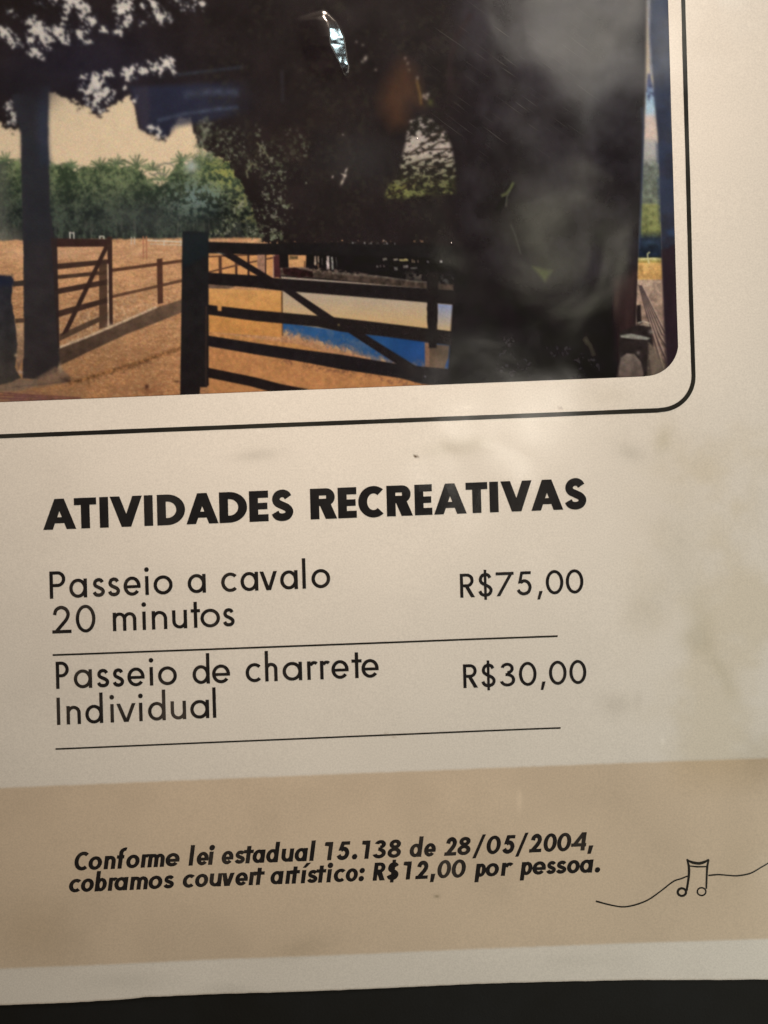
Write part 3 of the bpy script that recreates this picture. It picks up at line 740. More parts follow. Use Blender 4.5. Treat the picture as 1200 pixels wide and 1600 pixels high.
# left corral gate
GC = (66, 48, 40)
def board(x0, a0, b0, x1, a1, b1, c=GC): poly([(x0, a0), (x1, a1), (x1, b1), (x0, b0)], c, "corral_gate", 1.5, .12, 8, 231)
poly([(156.5, 412), (169.5, 410), (169.5, 512), (156.5, 515)], (84, 62, 48), "corral_gate", 1.6, .12)
board(86, 414, 423, 172, 406.5, 414); board(90, 431.5, 438, 168, 424, 430, (76, 56, 44)); board(90, 452.5, 461.5, 170, 437.5, 446); board(92, 486.5, 497, 170, 466, 474); board(95, 523, 534, 170, 490, 498, (84, 64, 50))
board(82, 374, 387.5, 176, 375.5, 387, (58, 40, 36))
poly([(166, 384), (172.5, 386), (108, 520), (97, 526)], (58, 42, 36), "corral_gate", 1.5, .12)
poly([(169, 371), (177, 372), (178, 508), (172.5, 510)], (62, 44, 38), "corral_gate", 1.5, .1)
line([(170.3, 414), (171, 510)], 1.7, (208, 176, 146), "corral_gate", 1.4, var=.5, vs=8)
over(blob(172, 510, 5, 4) * .6, (196, 170, 140))
poly([(82, 374), (91, 374), (95, 545), (92, 545)], (52, 42, 40), "corral_gate", 2)

# big gate and its post
BC = (31, 26, 26)
def gboard(P_top, P_bot, c=BC): poly(P_top + P_bot[::-1], c, "field_gate", 1.4, .16, 8, 241)
gboard([(326, 379.5), (400, 382), (480, 383), (620, 384), (706, 386)], [(326, 397.5), (400, 400), (480, 400), (620, 403), (706, 404)], (28, 25, 25))
gboard([(326, 427.5), (400, 432), (427, 436), (580, 446.5), (712, 455)], [(326, 446), (400, 451), (440, 456), (467, 458), (580, 467), (667, 474), (712, 477.5)])
gboard([(326, 477.5), (400, 486), (522, 497), (570, 502.5), (706, 518.5)], [(326, 493), (400, 503), (497, 495 + 17), (533, 519.5), (600, 527), (706, 541)], (34, 28, 27))
gboard([(326, 525.5), (400, 537), (470, 547), (533, 555), (627, 570.5), (700, 577)], [(326, 542), (400, 555), (470, 566), (533, 578), (627, 592), (660, 601), (704, 604)], (32, 27, 28))
gboard([(326, 575.5), (400, 590.5), (440, 601), (482, 609)], [(326, 591), (390, 604), (420, 612), (470, 616)], (34, 27, 26))
poly([(338, 394), (352, 390), (463, 458), (522, 497), (573, 525), (657, 577), (668, 590), (640, 588), (620, 570), (543, 520), (497, 495), (443, 456)], (33, 27, 27), "field_gate", 1.4, .14, 8, 243)
poly([(666.5, 425), (685.5, 426), (684, 475), (682, 545), (670, 545), (667, 500)], (32, 27, 26), "field_gate", 1.6, .15, 6, 245, rough=.8)
poly([(340.6, 477), (347.6, 477.5), (347, 487.5), (341.5, 487)], (196, 138, 80), "arena_ground", 1.4)
over(blob(529.5, 509, 1.6, 1.6) * .8, (140, 120, 80)); over(blob(664, 589, 1.4, 1.4) * .7, (150, 150, 150)); over(blob(345, 398, 6, 1.2, 10) * .6, (150, 150, 140))
poly([(286.5, 363), (327, 364.5), (327.5, 603), (324, 606), (314, 606), (313, 640), (282.5, 640), (284.5, 500)], ((30, 30, 31), (36, 30, 29)), "gate_post", 1.5, .14, 14, 247)
over(poly_mask([(287, 364), (327, 365), (327, 400), (287, 420)], 8) * .5, (26, 36, 40))
line([(323.5, 480), (323, 604)], 2, (58, 44, 38), None, 2.5)

# right-hand strip: opening, post, drive with cables, ledge
poly([(1010, 120), (1021, 150), (1029, 280), (1033, 405), (1037, 500), (1041, 570), (1010, 600), (992, 595), (992, 540), (994, 470), (997, 380), (1002, 300), (1008, 150)], (160, 150, 135), "sky", 2)
yc = [120, 135, 160, 178, 186, 215, 226, 250, 262, 318, 322, 362, 374, 400, 403.5, 404.5, 410, 413, 437, 439, 470, 530, 600]
cs = [(50, 56, 90), (120, 140, 170), (160, 184, 196), (172, 190, 200), (208, 186, 172), (212, 186, 166), (172, 166, 158), (168, 164, 152), (112, 116, 104), (108, 112, 94), (126, 126, 78), (118, 120, 72), (36, 44, 54), (28, 36, 50), (40, 44, 40), (196, 184, 128), (150, 132, 70), (206, 160, 96), (204, 154, 92), (174, 146, 124), (168, 138, 116), (130, 104, 88), (96, 80, 70)]
strip_c = np.stack([np.interp(PY, yc, [c[i] for c in cs]) for i in range(3)], -1)
sm = poly_mask([(1011, 118), (1014, 118), (1021, 150), (1029, 280), (1033, 405), (1037, 500), (1042, 590), (1000, 596), (992, 540), (994, 470), (997, 380), (1002, 300), (1008, 150)], 2)
strip_c = strip_c * (1 + .8 * (nz(7, 251, 4, .65) - .5) * smooth(240, 262, PY) + .1 * (nz(6, 253, 2) - .5))[..., None]
over(sm, strip_c)
lab[(sm > .5)] = SKY_E; lab[(sm > .5) & (PY > 252)] = HEDGE_E; lab[(sm > .5) & (PY > 404)] = GROUND_E
over(sm * smooth(150, 130, PY) * .6, (44, 46, 80))
over(sm * smooth(.5, .6, nz(4, 255, 2)) * smooth(118, 130, PY) * smooth(168, 150, PY) * .8, (40, 42, 72))
over(sm * smooth(.52, .62, nz(8, 257, 3)) * smooth(408, 412, PY) * smooth(440, 434, PY) * .6, (232, 186, 116))
line([(1013, 413), (1011, 404), (1010.5, 398), (1014, 395)], 2, (214, 204, 150), None, 1.6)
over(blob(1014, 380, 12, 4) * .35, (80, 110, 140))
for k in range(5):
    line([(997.5 + 2 * k * .5, 447), (1006 + 5 * k * .55, 480), (1020 + 4.4 * k, 530 - 2 * k), (1034 + 4 * k, 578 - 16 * k)], 1.5, (62, 48, 48), None, 1.8)
    line([(998.8 + 2 * k * .5, 447), (1008.3 + 5 * k * .55, 480), (1022.6 + 4.4 * k, 530 - 2 * k), (1036.4 + 4 * k, 578 - 16 * k)], 1.2, (186, 158, 138), None, 1.5)
poly([(994, 478), (1000, 477), (1001, 500), (1003, 506), (994, 508), (993, 490)], (36, 28, 28), None, 1.6)
for k in range(4): line([(995, 506 + 5 * k), (1004, 503 + 5 * k), (1014, 506 + 4 * k)], 1.8, (190 - 20 * k, 172 - 18 * k, 150 - 16 * k), None, 1.8, var=.4, vs=3)
poly([(966, 520), (995, 508), (1016, 512), (1020, 540), (1014, 560), (1018, 600), (960, 600), (966, 560)], (44, 36, 34), "stone_ledge", 3, .3, 8, 259)
poly([(968, 525), (985, 522), (1004, 526), (1015, 529), (1010, 532), (985, 530), (969, 528)], (142, 136, 122), "stone_ledge", 1.8, .2, 4)
over(poly_mask([(1012, 536), (1024, 545), (1036, 572), (1040, 600), (1010, 600)], 4) * (.5 + .5 * smooth(.4, .6, nz(5, 261, 3))), (116, 100, 84), "stone_ledge", .45)
over(blob(1016, 519, 4, 4) * .7, (150, 136, 120))
poly([(966, 575), (969, 560), (978, 553), (990, 554), (1000, 566), (1004, 582), (1004, 600), (964, 600)], ((122, 106, 94), (88, 72, 64)), "stone_ledge", 2.4, .25, 9, 263)
over(blob(996, 552, 2.5, 3) * .7, (140, 126, 116)); over(sm * blob(1034, 592, 9, 14) * .5, (36, 30, 28))
poly([(1013, -200), (1060, -200), (1080, 700), (1043, 700), (1041.5, 570), (1037, 500), (1033, 405), (1029.5, 300), (1026.5, 220), (1021.5, 160), (1014, 60)], ((52, 62, 84), (42, 36, 41)), "wooden_post", 1.8, .16, 12, 267)
over(poly_mask([(1013, -200), (1060, -200), (1062, 400), (1030, 400), (1020, 160)], 3) * (.5 * smooth(.35, .65, nz(18, 269, 3))), (44, 56, 80))
over(poly_mask([(1032, 392), (1060, 380), (1080, 700), (1043, 700)], 5) * .85, np.array((46, 32, 36)) * (1 + .3 * (nz(10, 271, 3, .6, 1, .2) - .5))[..., None])
over(blob(1050, 365, 10, 6) * .5, (56, 86, 120))
line([(1009.5, -150), (1011, 0), (1013.5, 60), (1016, 120)], 2.4, (92, 100, 122), None, 3, var=.3)
over(poly_mask([(1001, 250), (1004, 250), (1010, 0), (1007, 0)], 3) * .0, (60, 60, 80))
line([(1001.5, 170), (1004, 200), (1001, 300), (998, 390)], 2.4, (46, 56, 76), None, 3)

lab[(lab == L_('sky')) & (PX < 45)] = SKY_W
def reach(mask, sx, sy):
    bx = box_of(mask); mk = mask[bx]; x, y = PX[bx], PY[bx]
    s = mk & (np.hypot(x - sx, y - sy) < 6)
    n = -1
    while s.sum() != n:
        n = s.sum()
        for _ in range(8):
            g = s.copy(); g[1:] |= s[:-1]; g[:-1] |= s[1:]; g[:, 1:] |= s[:, :-1]; g[:, :-1] |= s[:, 1:]; s = g & mk
    out = np.zeros(mask.shape, bool); out[bx] = s
    return out
for lid, sx, sy in ((L_('sky'), 150, 230), (SKY_W, 12, 222), (SKY_E, 1018, 200)):
    mk = lab == lid
    lab[mk & ~reach(mk, sx, sy)] = L_('tree_canopy') if lid != SKY_E else L_('broad_tree_trunk')  # stray sky bits join the crown and trunk pieces
lab[(lab == L_('stone_ledge')) & (PX < 500)] = LEDGE_W
lab[(lab == L_('arena_ground')) & (PX > 900)] = GROUND_E
# printing grain: mild softness, colour mottling
img = np.clip(img, 3, 250)
def soften(a):
    for ax_ in (0, 1): a = .25 * np.roll(a, 1, ax_) + .5 * a + .25 * np.roll(a, -1, ax_)
    return a
img = .25 * img + .75 * soften(img)
far = np.clip(smooth(380, 260, PX) * smooth(250, 190, PY) + smooth(300, 120, PY) * .6 + .35 * smooth(400, 340, PY), 0, .9)[..., None]     # the camera that took the print was soft up here
b3 = soften(soften(soften(img)))
img = img * (1 - far) + b3 * far
mott = np.stack([nz(2.6, 281 + 4 * i, 2) - .5 for i in range(3)], -1)
img = img * (1 + .05 * mott) + 3 * mott
# ink reflectances: what the print shows on paper this bright
REF = np.array((0.80, 0.77, 0.72)) / lin((206, 190, 168))
refl = np.clip(lin(np.clip(img, 2, 250)) * REF * PRINT_GAIN - 0.004, 0.004, 0.85)

photo = empty("printed_photo", page)
idx = np.arange(nx * ny).reshape(ny, nx)
Q = np.stack([idx[:-1, :-1].ravel(), idx[1:, :-1].ravel(), idx[1:, 1:].ravel(), idx[:-1, 1:].ravel()], -1)
inner = ~outside.ravel()
keep = inner[Q].any(1)
ql = lab[:-1, :-1].ravel()
VW = W(PX, PY, 0.00003).reshape(-1, 3)
CF = refl.reshape(-1, 3)
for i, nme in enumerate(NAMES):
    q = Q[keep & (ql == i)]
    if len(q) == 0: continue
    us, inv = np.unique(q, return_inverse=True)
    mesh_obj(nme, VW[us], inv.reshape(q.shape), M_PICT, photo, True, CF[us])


# ------------------------------------------------------------------ lettering, drawn glyph by glyph
def rect(x0, y0, x1, y1): return [[(x0, y0), (x1, y0), (x1, y1), (x0, y1)]]
def ring(cx, cy, rx, ry, w, wh, a0=0.0, a1=360.0, n=None):
    n = n or max(8, int(abs(a1 - a0) / 9))
    a = np.radians(np.linspace(a0, a1, n + 1))
    ox, oy = cx + rx * np.cos(a), cy + ry * np.sin(a)
    ix, iy = cx + max(rx - w, .01) * np.cos(a), cy + max(ry - wh, .01) * np.sin(a)
    return [[(ox[i], oy[i]), (ox[i + 1], oy[i + 1]), (ix[i + 1], iy[i + 1]), (ix[i], iy[i])] for i in range(n)]
def disc(cx, cy, r, n=18):
    return [[(cx + r * math.cos(2 * math.pi * i / n), cy + r * math.sin(2 * math.pi * i / n)) for i in range(n)]]
def diag(xb, yb, xt, yt, wb, wt=None):
    wt = wb if wt is None else wt
    return [[(xb, yb), (xb + wb, yb), (xt + wt, yt), (xt, yt)]]
def catmull(P, n=6):
    P = [np.array(p, float) for p in P]
    Q = [2 * P[0] - P[1]] + P + [2 * P[-1] - P[-2]]
    out = []
    for i in range(1, len(Q) - 2):
        for k in range(n):
            t = k / n
            out.append(0.5 * (2 * Q[i] + (Q[i + 1] - Q[i - 1]) * t + (2 * Q[i - 1] - 5 * Q[i] + 4 * Q[i + 1] - Q[i + 2]) * t * t
                              + (3 * Q[i] - Q[i - 1] - 3 * Q[i + 1] + Q[i + 2]) * t ** 3))
    out.append(P[-1])
    return out
def stroke(P, w):
    P = np.array(P, float)
    T = np.gradient(P, axis=0)
    T /= np.maximum(np.linalg.norm(T, axis=1, keepdims=True), 1e-9)
    Nn = np.stack([-T[:, 1], T[:, 0]], -1)
    w = np.broadcast_to(np.asarray(w, float), (len(P),))[:, None]
    A, B = P + Nn * w / 2, P - Nn * w / 2
    return [[tuple(A[i]), tuple(A[i + 1]), tuple(B[i + 1]), tuple(B[i])] for i in range(len(P) - 1)]
S_PTS = [(0.90, 0.83), (0.76, 0.955), (0.50, 1.0), (0.22, 0.93), (0.10, 0.76), (0.20, 0.605), (0.50, 0.50), (0.83, 0.385),
         (0.97, 0.235), (0.83, 0.06), (0.50, 0.0), (0.18, 0.055), (0.03, 0.205)]
def ess(Wd, H, w, y0=0.0):
    return stroke(catmull([(w * .5 + p[0] * (Wd - w), y0 + w * .5 + p[1] * (H - w)) for p in S_PTS], 5), w)

def glyph(ch, Wd, H, X, w, wh):
    """polygons of one letter in a box Wd wide; H cap height, X x-height, w stem, wh thin stroke"""
    A = H * 1.12; D = -H * 0.30
    r = Wd / 2
    if ch == 'o': return ring(r, X / 2, r, X / 2 + .2, w, wh)
    if ch == 'a': return ring(r * .98, X / 2, r * .98, X / 2 + .2, w, wh) + rect(Wd - w, 0, Wd, X)
    if ch == 'd': return ring(r * .98, X / 2, r * .98, X / 2 + .2, w, wh) + rect(Wd - w, 0, Wd, A)
    if ch == 'b': return ring(r * 1.02, X / 2, r * .98, X / 2 + .2, w, wh) + rect(0, 0, w, A)
    if ch == 'p': return ring(r * 1.02, X / 2, r * .98, X / 2 + .2, w, wh) + rect(0, D, w, X)
    if ch == 'c':
        R = X / 2 * 1.03; rx = max(Wd / 1.72, R * .9)
        return ring(rx, X / 2, rx, R, w, wh, 46, 314)
    if ch == 'e': return ring(r, X / 2, r, X / 2 + .2, w, wh, 0, 322) + rect(w * .6, X / 2 - wh * .62, Wd - .02, X / 2 + wh * .28)
    if ch in 'iíI' or ch == 'l':
        if ch == 'I': return rect((Wd - w) / 2, 0, (Wd + w) / 2, H)
        if ch == 'l': return rect((Wd - w) / 2, 0, (Wd + w) / 2, A)
        g = rect((Wd - w) / 2, 0, (Wd + w) / 2, X)
        if ch == 'i': return g + disc(Wd / 2, X * 1.0 + (H - X) * .78, w * .68)
        return g + diag(Wd / 2 - w * .45, X * 1.18, Wd / 2 + w * .35, X * 1.55, w * .8, w * 1.1)
    if ch in 'nh':
        R = (Wd) / 2; ry = min(R, X * .55)
        return rect(0, 0, w, A if ch == 'h' else X) + ring(R, X - ry, R, ry, w, wh, 0, 168) + rect(Wd - w, 0, Wd, X - ry)
    if ch == 'u':
        R = Wd / 2; ry = min(R, X * .55)
        return rect(0, ry, w, X) + ring(R, ry, R, ry, w, wh, 180, 360) + rect(Wd - w, 0, Wd, X)
    if ch == 'm':
        aw = (Wd + w) / 2; R = aw / 2; ry = min(R, X * .5)
        g = rect(0, 0, w, X)
        for k in (0, 1):
            x0 = k * (aw - w)
            g += ring(x0 + R, X - ry, R, ry, w, wh, 0, 165) + rect(x0 + aw - w, 0, x0 + aw, X - ry)
        return g
    if ch == 'r':
        R = max(Wd * .95, X * .38)
        return rect(0, 0, w, X) + ring(w * .55 + R * .62, X - R * .70, R * .68, R * .72, w, wh, 48, 160)
    if ch == 't':
        x0 = (Wd - w) / 2
        return rect(x0, 0, x0 + w, H * .95) + rect(-w * .28, X - wh * .92, Wd + w * .28, X + wh * .08)
    if ch == 'f':
        x0 = Wd * .22
        R = (Wd - x0)
        return rect(x0, 0, x0 + w, A - R * .62) + ring(x0 + R * .95, A - R * .70, R * .95, R * .78, w, wh, 78, 180) + rect(0, X - wh * .95, Wd * .88, X + wh * .05)
    if ch == 'v':
        wv = w * 1.08; c = Wd / 2
        return diag(c - wv * .62, 0, 0, X, wv * 1.05, wv) + diag(c - wv * .38, 0, Wd - wv, X, wv * 1.0, wv)
    if ch == 's': return ess(Wd, X, min(w, X * .27))
    if ch == 'S': return ess(Wd, H * 1.03, min(w, H * .25), -H * .015)
    if ch == '$':
        return ess(Wd, H, w, 0) + rect(r - w * .42, -H * .13, r + w * .42, H * 1.13)
    if ch == '0': return ring(r, H / 2, r, H / 2 + .3, w, wh)
    if ch == '1':
        x0 = Wd - w * 1.0
        return rect(x0, 0, Wd, H) + [[(x0 - w * .95, H * .80), (x0 + .1, H - wh * 1.25), (x0 + .1, H), (x0 - w * .95 + w * .02, H * .80 + wh * .95)]] + rect(x0 - w * .8, H - wh * .95, x0 + .1, H)
    if ch == '2':
        P = [(.06, .70), (.16, .90), (.46, 1.0), (.78, .92), (.92, .72), (.80, .50), (.50, .27), (.17, .03)]
        return stroke(catmull([(w * .5 + p[0] * (Wd - w), wh * .5 + p[1] * (H - wh)) for p in P], 5), w) + rect(0, 0, Wd, wh * 1.02)
    if ch == '3':
        up, lo = H * .48, H * .56
        return (ring(Wd * .48, H - up / 2, Wd * .44, up / 2, w, wh, -90, 168) + ring(Wd * .48, lo / 2, Wd * .52, lo / 2, w, wh, -166, 90)
                + rect(Wd * .36, H * .5 - wh * .45, Wd * .52, H * .5 + wh * .55))
    if ch == '4':
        return (rect(Wd * .66, 0, Wd * .66 + w, H) + rect(0, H * .22, Wd, H * .22 + wh)
                + diag(0, H * .24, Wd * .66 - w * .1, H, w * 1.15, w))
    if ch == '5':
        P = [(.24, .545), (.50, .62), (.80, .55), (.97, .33), (.84, .09), (.50, 0.), (.20, .06), (.03, .20)]
        return (stroke(catmull([(w * .5 + p[0] * (Wd - w), wh * .5 + p[1] * (H - wh)) for p in P], 5), w)
                + rect(Wd * .30, H - wh, Wd * .95, H) + diag(Wd * .13, H * .50, Wd * .30, H, w * .95))
    if ch == '7': return rect(0, H - wh, Wd, H) + diag(Wd * .02, 0, Wd - w * 1.12, H, w * 1.12)
    if ch == '8':
        up, lo = H * .50, H * .57
        return ring(r, H - up / 2, r * .86, up / 2, w, wh) + ring(r, lo / 2, r, lo / 2, w, wh)
    if ch == '/': return diag(0, -H * .20, Wd - w * .8, H * 1.10, w * .8)
    if ch == ',': return diag(0, -H * .20, Wd - w * 1.05, w * 1.15, w * .85, w * 1.05)
    if ch == '.': return disc(r, w * .62, w * .66)
    if ch == ':': return disc(r, w * .62, w * .66) + disc(r, X - w * .62, w * .66)
    if ch == 'P':
        R = H * .29
        return rect(0, 0, w, H) + rect(w * .5, H - wh, Wd - R, H) + rect(w * .5, H - 2 * R, Wd - R, H - 2 * R + wh) + ring(Wd - R, H - R, R, R, w, wh, -90, 90)
    if ch == 'R':
        R = H * .285; cx = Wd * .93 - R
        return (rect(0, 0, w, H) + rect(w * .5, H - wh, cx, H) + rect(w * .5, H - 2 * R, cx, H - 2 * R + wh)
                + ring(cx, H - R, R, R, w, wh, -90, 90) + diag(Wd - w * 1.28, 0, cx - w * .85, H - 2 * R + wh * .5, w * 1.28))
    if ch == 'D':
        return rect(0, 0, w, H) + rect(w * .5, H - wh, Wd * .36, H) + rect(w * .5, 0, Wd * .36, wh) + ring(Wd * .36, H / 2, Wd * .64, H / 2, w, wh, -90, 90)
    if ch == 'E':
        return rect(0, 0, w, H) + rect(w * .5, H - wh, Wd, H) + rect(w * .5, 0, Wd, wh) + rect(w * .5, H * .5 - wh * .46, Wd * .95, H * .5 + wh * .46)
    if ch == 'T': return rect((Wd - w) / 2, 0, (Wd + w) / 2, H) + rect(0, H - wh, Wd, H)
    if ch == 'A':
        wa = w * 1.08; c = Wd / 2; t = wa * .5
        return diag(0, 0, c - t, H, wa, wa) + diag(Wd - wa, 0, c - t, H, wa, wa) + rect(Wd * .22, H * .20, Wd * .78, H * .20 + wh * .85)
    if ch == 'V':
        wa = w * 1.08; c = Wd / 2; t = wa * .5
        return diag(c - t, 0, 0, H, wa, wa) + diag(c - t, 0, Wd - wa, H, wa, wa)
    if ch == 'C':
        rx = Wd / 1.62
        return ring(rx, H / 2, rx, H / 2 * 1.03, w, wh * 1.05, 50, 310)
    raise ValueError(ch)

class Ink:
    """flat printed polygons gathered into one mesh, each a few microns above the one before"""
    def __init__(s): s.v = []; s.f = []; s.n = 0
    def add(s, poly):
        p = np.array(poly, float)
        a = 0.5 * np.sum(p[:, 0] * np.roll(p[:, 1], -1) - np.roll(p[:, 0], -1) * p[:, 1])
        if abs(a) < 1e-4: return
        if a > 0: p = p[::-1]                       # page y runs down
        s.n += 1
        z = 0.00005 + (s.n % 20) * 8e-7            # overlapping strokes of a letter never lie in one plane
        k = len(s.v)
        s.v += W(p[:, 0], p[:, 1], z).tolist()
        s.f.append(list(range(k, k + len(p))))
    def build(s, name, mat, parent, label=None):
        o = mesh_obj(name, s.v, s.f, mat, parent, False)
        if label: o["label"] = label
        return o

def letters(ink, words, b0, b1, H, X, w, wh, slant=0.0, lean=-0.027):
    """words: (text, [(x0, x1) of each letter in the layout]); baseline through b0 and b1"""
    ex, ey = b1[0] - b0[0], b1[1] - b0[1]
    sl = ey / ex
    for text, spans in words:
        for ch, (x0, x1) in zip(text, spans):
            Wd = x1 - x0
            if slant:           # heights at which the slanted letter reaches furthest left and right
                A = H * 1.12
                lo, hi = {'a': (X / 2, X), 'd': (X / 2, A), 'b': (0, X / 2), 'p': (-.3 * H, X / 2), 'o': (X / 2, X / 2), 'e': (X / 2, X * .6), 'c': (X / 2, X * .8),
                          's': (X * .4, X * .5), 'n': (0, X * .6), 'm': (0, X * .6), 'r': (0, X * .9), 'u': (X * .5, X), 'v': (X, X), 'i': (0, X * 1.25), 'í': (0, X * 1.5), 'l': (0, A),
                          't': (X * .9, X), 'f': (X * .6, A * .9), 'C': (H / 2, H * .8), 'R': (0, H * .35), '0': (H / 2, H / 2), '8': (H * .3, H * .4), '3': (H * .3, H * .4), '2': (0, H * .5),
                          '4': (H * .25, H * .25), '5': (H * .25, H * .6), '1': (0, H * .8), '$': (H * .4, H * .5), '/': (-.2 * H, 1.1 * H), ',': (-.2 * H, .1 * H), '.': (0, w), ':': (0, X)}[ch]
                x0 = x0 - slant * lo
                Wd = max(Wd - slant * (hi - lo), w * 1.02)
            for poly in glyph(ch, Wd, H, X, w, wh):
                out = []
                for (gx, gy) in poly:
                    lx = gx + slant * gy
                    px = x0 + lx + lean * gy
                    bx = x0 + lx
                    py = b0[1] + (bx - b0[0]) * sl - gy
                    out.append((px, py))
                ink.add(out)

# heading
ink = Ink()
letters(ink, [("ATIVIDADES", [(69.5, 121), (118.3, 153.2), (157.3, 172.5), (174.5, 224.5), (226.5, 242.3), (247.8, 291.5), (293.2, 343.2), (344.7, 388), (391.3, 421), (424.6, 460.2)]),
              ("RECREATIVAS", [(486, 527.2), (529, 558), (560.6, 599), (604.8, 645.2), (648.3, 675.6), (678.2, 729), (728.2, 762), (764.8, 779.2), (782.6, 831), (829.8, 879.3), (881, 916.4)])],
        (69.5, 828), (880, 796.2), 47.6, 30, 13.8, 11.0)
ink.build("heading_text", M_INK, page, "heavy black capitals reading ATIVIDADES RECREATIVAS")

# first item
ink = Ink()
letters(ink, [("Passeio", [(80, 104.8), (110.6, 138.4), (146.3, 166.5), (170.2, 190.2), (195.2, 221.9), (227.6, 235.8), (242, 271.8)]),
              ("a", [(295.2, 323.5)]),
              ("cavalo", [(347.4, 372), (377.4, 405), (407.4, 434.4), (439, 466.4), (472.5, 479.8), (487.6, 516.8)])],
        (80, 935), (517, 917.6), 42.3, 29.3, 5.4, 5.0)
letters(ink, [("20", [(84, 114), (121, 151.8)]), ("minutos", [(178.6, 215.2), (223, 231.6), (239.2, 263.2), (271, 294.2), (301.6, 313.2), (315, 345.5), (349.4, 368.5)])],
        (84, 989.2), (369, 977.6), 42.5, 28.6, 5.3, 4.9)
ink.build("item_text", M_FADED, page, "thin lettering reading Passeio a cavalo 20 minutos")
# second item
ink = Ink()
letters(ink, [("Passeio", [(90.2, 110.6), (118, 146.5), (153.2, 173.5), (177.8, 196.5), (201.2, 228), (234.6, 242.4), (248.8, 278.2)]),
              ("de", [(302.6, 329.4), (333, 361)]),
              ("charrete", [(385.2, 409.2), (415.4, 434.8), (442.6, 473), (481, 494.5), (501, 513.5), (518.6, 545.4), (551.6, 564.4), (565.4, 592.2)])],
        (90, 1075.3), (592, 1057.4), 42.3, 28.8, 5.3, 4.9)
letters(ink, [("Individual", [(91.2, 97.4), (106.8, 129), (136, 163.6), (173.6, 181.8), (184.6, 214.2), (218, 226.4), (233.4, 260.8), (268.6, 292.5), (299, 328.4), (333, 340.2)])],
        (91, 1131.2), (340, 1120), 42.3, 28.6, 5.3, 4.9)
ink.build("item_text", M_FADED, page, "thin lettering reading Passeio de charrete Individual")

# prices
ink = Ink()
letters(ink, [("R$75,00", [(719, 742), (746.6, 770.2), (775, 803), (806.2, 831), (838.8, 847.4), (852.6, 880), (883.8, 911.2)])],
        (719, 933.6), (911, 926.2), 37.2, 24, 4.9, 4.6)
ink.build("price_text", M_INK, page, "price reading R$75,00")
ink = Ink()
letters(ink, [("R$30,00", [(724, 746.8), (751.4, 775), (781.6, 804.8), (810.8, 838.3), (844, 852), (857.6, 885), (889.4, 915.8)])],
        (724, 1074.6), (916, 1067.2), 36.9, 24, 4.9, 4.6)
ink.build("price_text", M_INK, page, "price reading R$30,00")

# ruled lines
def ruled(x0, y0, x1, y1, t):
    ink = Ink()
    xs = np.linspace(x0, x1, 60); ys = np.linspace(y0, y1, 60)
    for i in range(59):
        ink.n = 0
        ink.add([(xs[i], ys[i] - t / 2), (xs[i + 1], ys[i + 1] - t / 2), (xs[i + 1], ys[i + 1] + t / 2), (xs[i], ys[i] + t / 2)])
    return ink
ruled(84.5, 1022.6, 870.6, 993.4, 2.7).build("ruled_line", M_LINE, page)
ruled(89.3, 1168.6, 875.2, 1136.4, 2.4).build("ruled_line", M_LINE, page)

# footer note in bold slanted letters
ink = Ink()
letters(ink, [("Conforme", [(119, 141), (140.6, 161.6), (163.6, 183), (184, 199.5), (199, 219.8), (221, 232.5), (231.5, 259), (260, 282.2)]),
              ("lei", [(295.4, 305.8), (308.6, 327.4), (325.8, 336)]),
              ("estadual", [(347.4, 366), (367.2, 384.4), (384, 396), (395.4, 416.2), (416.6, 439), (440.4, 460.8), (461, 482.2), (483.4, 493.4)]),
              ("15.138", [(509, 521), (525.6, 547.6), (550.4, 556.4), (567.4, 579), (583.4, 603.6), (605.8, 627)]),
              ("de", [(640.2, 662.6), (662.8, 681.2)]),
              ("28/05/2004,", [(693.6, 714.2), (714.6, 735.4), (737.4, 759.6), (760.2, 782.4), (783.6, 805), (804.2, 826), (825.8, 846.8), (849, 869.8), (870.2, 892.2), (891.6, 915), (916.6, 926)])],
        (119, 1357.6), (915, 1327.4), 28.4, 20.6, 6.5, 5.3, 0.145, -0.02)
letters(ink, [("cobramos", [(110.4, 129.6), (129, 149), (149.6, 169), (170.2, 182.4), (180.8, 203), (204, 233.2), (233.8, 255.2), (256.6, 274)]),
              ("couvert", [(286.8, 305.8), (306, 326.4), (328.4, 348.8), (348.4, 368), (368.6, 388.4), (389, 402.2), (399.4, 413)]),
              ("artístico:", [(423.4, 444.4), (446, 458.6), (456, 468), (468.6, 482.6), (480.2, 497.4), (497, 509), (509.6, 520.8), (522, 540.6), (540.6, 559.6), (560.8, 568.4)]),
              ("R$12,00", [(582.2, 602.6), (604.4, 624), (632, 643.4), (648.6, 669.8), (671.4, 679.6), (683.6, 704.8), (705.8, 727.8)]),
              ("por", [(740.6, 759.2), (758.6, 779.4), (782, 798.4)]),
              ("pessoa.", [(811.4, 831.6), (831.6, 852.8), (853, 869), (868, 885.4), (885.6, 905.4), (905.4, 927.2), (928.8, 936.6)])],
        (110.6, 1391.6), (927, 1362), 28.0, 20.4, 6.4, 5.2, 0.145, -0.02)
ink.build("note_text", M_FADED, page, "bold slanted note about the couvert charge on the tan band")

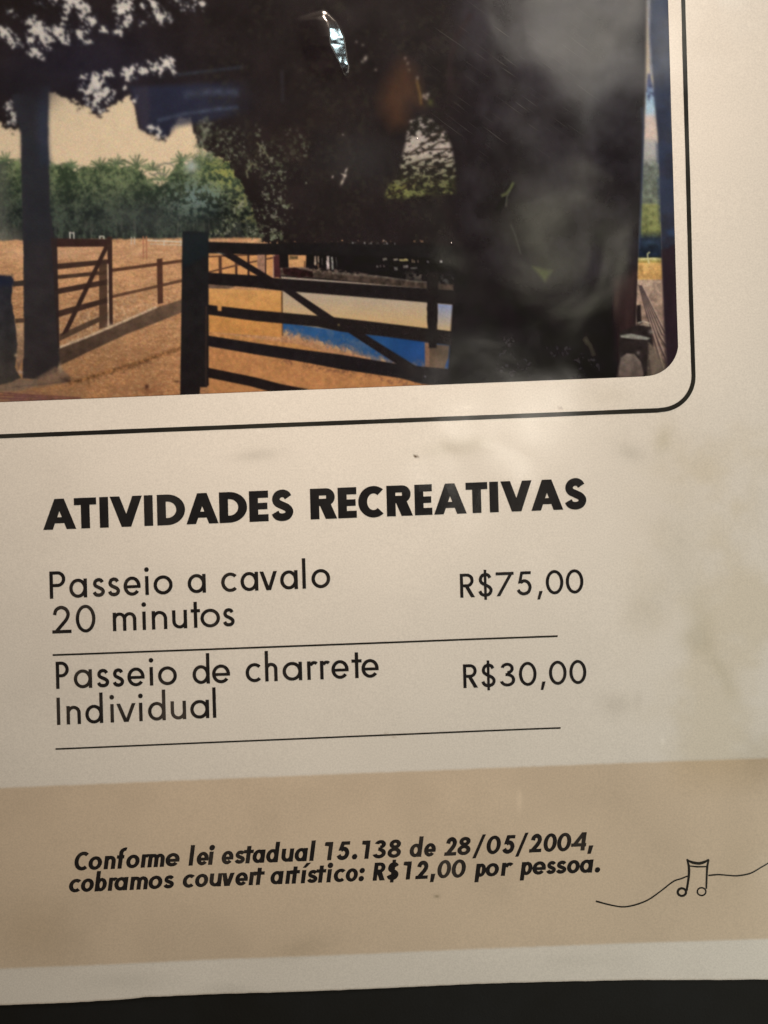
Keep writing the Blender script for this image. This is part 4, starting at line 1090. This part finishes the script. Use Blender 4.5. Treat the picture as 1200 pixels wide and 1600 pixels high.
# frame line round the photo, with rounded corners
def frame_line():
    bl = lambda x: 682.2 - 0.0395 * x
    rt = lambda y: 1065.4 + 0.0282 * y
    P = []
    x_l, y_t = -105.0, -66.0
    R = 52.0
    ybr = bl(1083); xbr = rt(641)
    # start top left, clockwise
    for x in np.linspace(x_l + R, rt(y_t) - R, 60): P.append((x, y_t - 0.0395 * (x - x_l)))
    yt_r = y_t - 0.0395 * (rt(y_t) - x_l)
    c = (rt(yt_r) - R, yt_r + R)
    for a in np.linspace(-90, 0, 12)[1:-1]: P.append((c[0] + R * math.cos(math.radians(a)), c[1] + R * math.sin(math.radians(a))))
    c_y = bl(rt(ybr - R) - R) - R - 0.6
    for y in np.linspace(yt_r + R, c_y, 60): P.append((rt(y), y))
    cx = rt(ybr - R) - R
    c = (cx, bl(cx) - R - 0.6)
    for a in np.linspace(0, 92, 20)[1:-1]: P.append((c[0] + R * math.cos(math.radians(a)), c[1] + R * math.sin(math.radians(a))))
    for x in np.linspace(c[0] - 2.5, x_l + R, 90): P.append((x, bl(x)))
    yb = bl(x_l)
    for a in np.linspace(90, 180, 12)[1:-1]: P.append((x_l + R + R * math.cos(math.radians(a)), yb - R + R * math.sin(math.radians(a))))
    for y in np.linspace(yb - R, y_t + R, 50): P.append((x_l, y))
    for a in np.linspace(180, 270, 12)[1:-1]: P.append((x_l + R + R * math.cos(math.radians(a)), y_t + R + R * math.sin(math.radians(a))))
    P.append(P[0])
    return P
ink = Ink()
P = np.array(frame_line())
d = np.hypot(*np.diff(P, axis=0).T); L = np.concatenate([[0], np.cumsum(d)])
wob = 6.7 + 0.9 * (fbm(P[:, 0], P[:, 1], 25, 501, 2) - 0.5)
for q in stroke(P, wob):
    ink.n = 0
    ink.add(q)
ink.build("frame_line", M_LINE, page)

# line drawing of two joined notes on a wavy line
ink = Ink()
def zz(L): return [(900 + x / 4, 1310 + y / 4) for x, y in L]
def draw(L, w):
    c = catmull(zz(L), 8)
    n = len(c)
    w = np.interp(np.linspace(0, 1, n), np.linspace(0, 1, len(w)), w) if hasattr(w, '__len__') else w
    for q in stroke(c, w): ink.add(q)
draw([(120, 386), (200, 407), (280, 421), (350, 413), (440, 380), (520, 325), (600, 262), (650, 243), (692, 226)], [2.8, 2.2, 2.6, 2.2, 2.4, 2.2])
draw([(818, 222), (880, 216), (940, 220), (1000, 222), (1080, 205), (1150, 165), (1200, 135), (1320, 60), (1440, 20), (1580, 10)], [2.6, 2.2, 2.4, 2.0, 2.2, 2.2])
draw([(687, 120), (697, 165), (699, 210), (692, 270), (684, 318)], [2.8, 4.0, 3.6, 3.4])
draw([(686, 126), (720, 141), (760, 147), (792, 139), (822, 122)], [2.6, 4.4, 4.6, 4.2, 2.4])
draw([(698, 163), (750, 168), (806, 167)], [2.0, 2.6, 2.0])
draw([(821, 122), (812, 165), (808, 240), (806, 306)], [2.6, 3.6, 3.0, 2.8])
for (cx, cy, rx, ry, w) in [(655, 327, 33, 31, 3.7), (777, 323, 31, 29, 2.4)]:
    for q in ring(900 + cx / 4, 1310 + cy / 4, rx / 4, ry / 4, w, w): ink.add(q)
ink.build("note_drawing", M_LINE, page, "line drawing of joined music notes on a wavy thread")
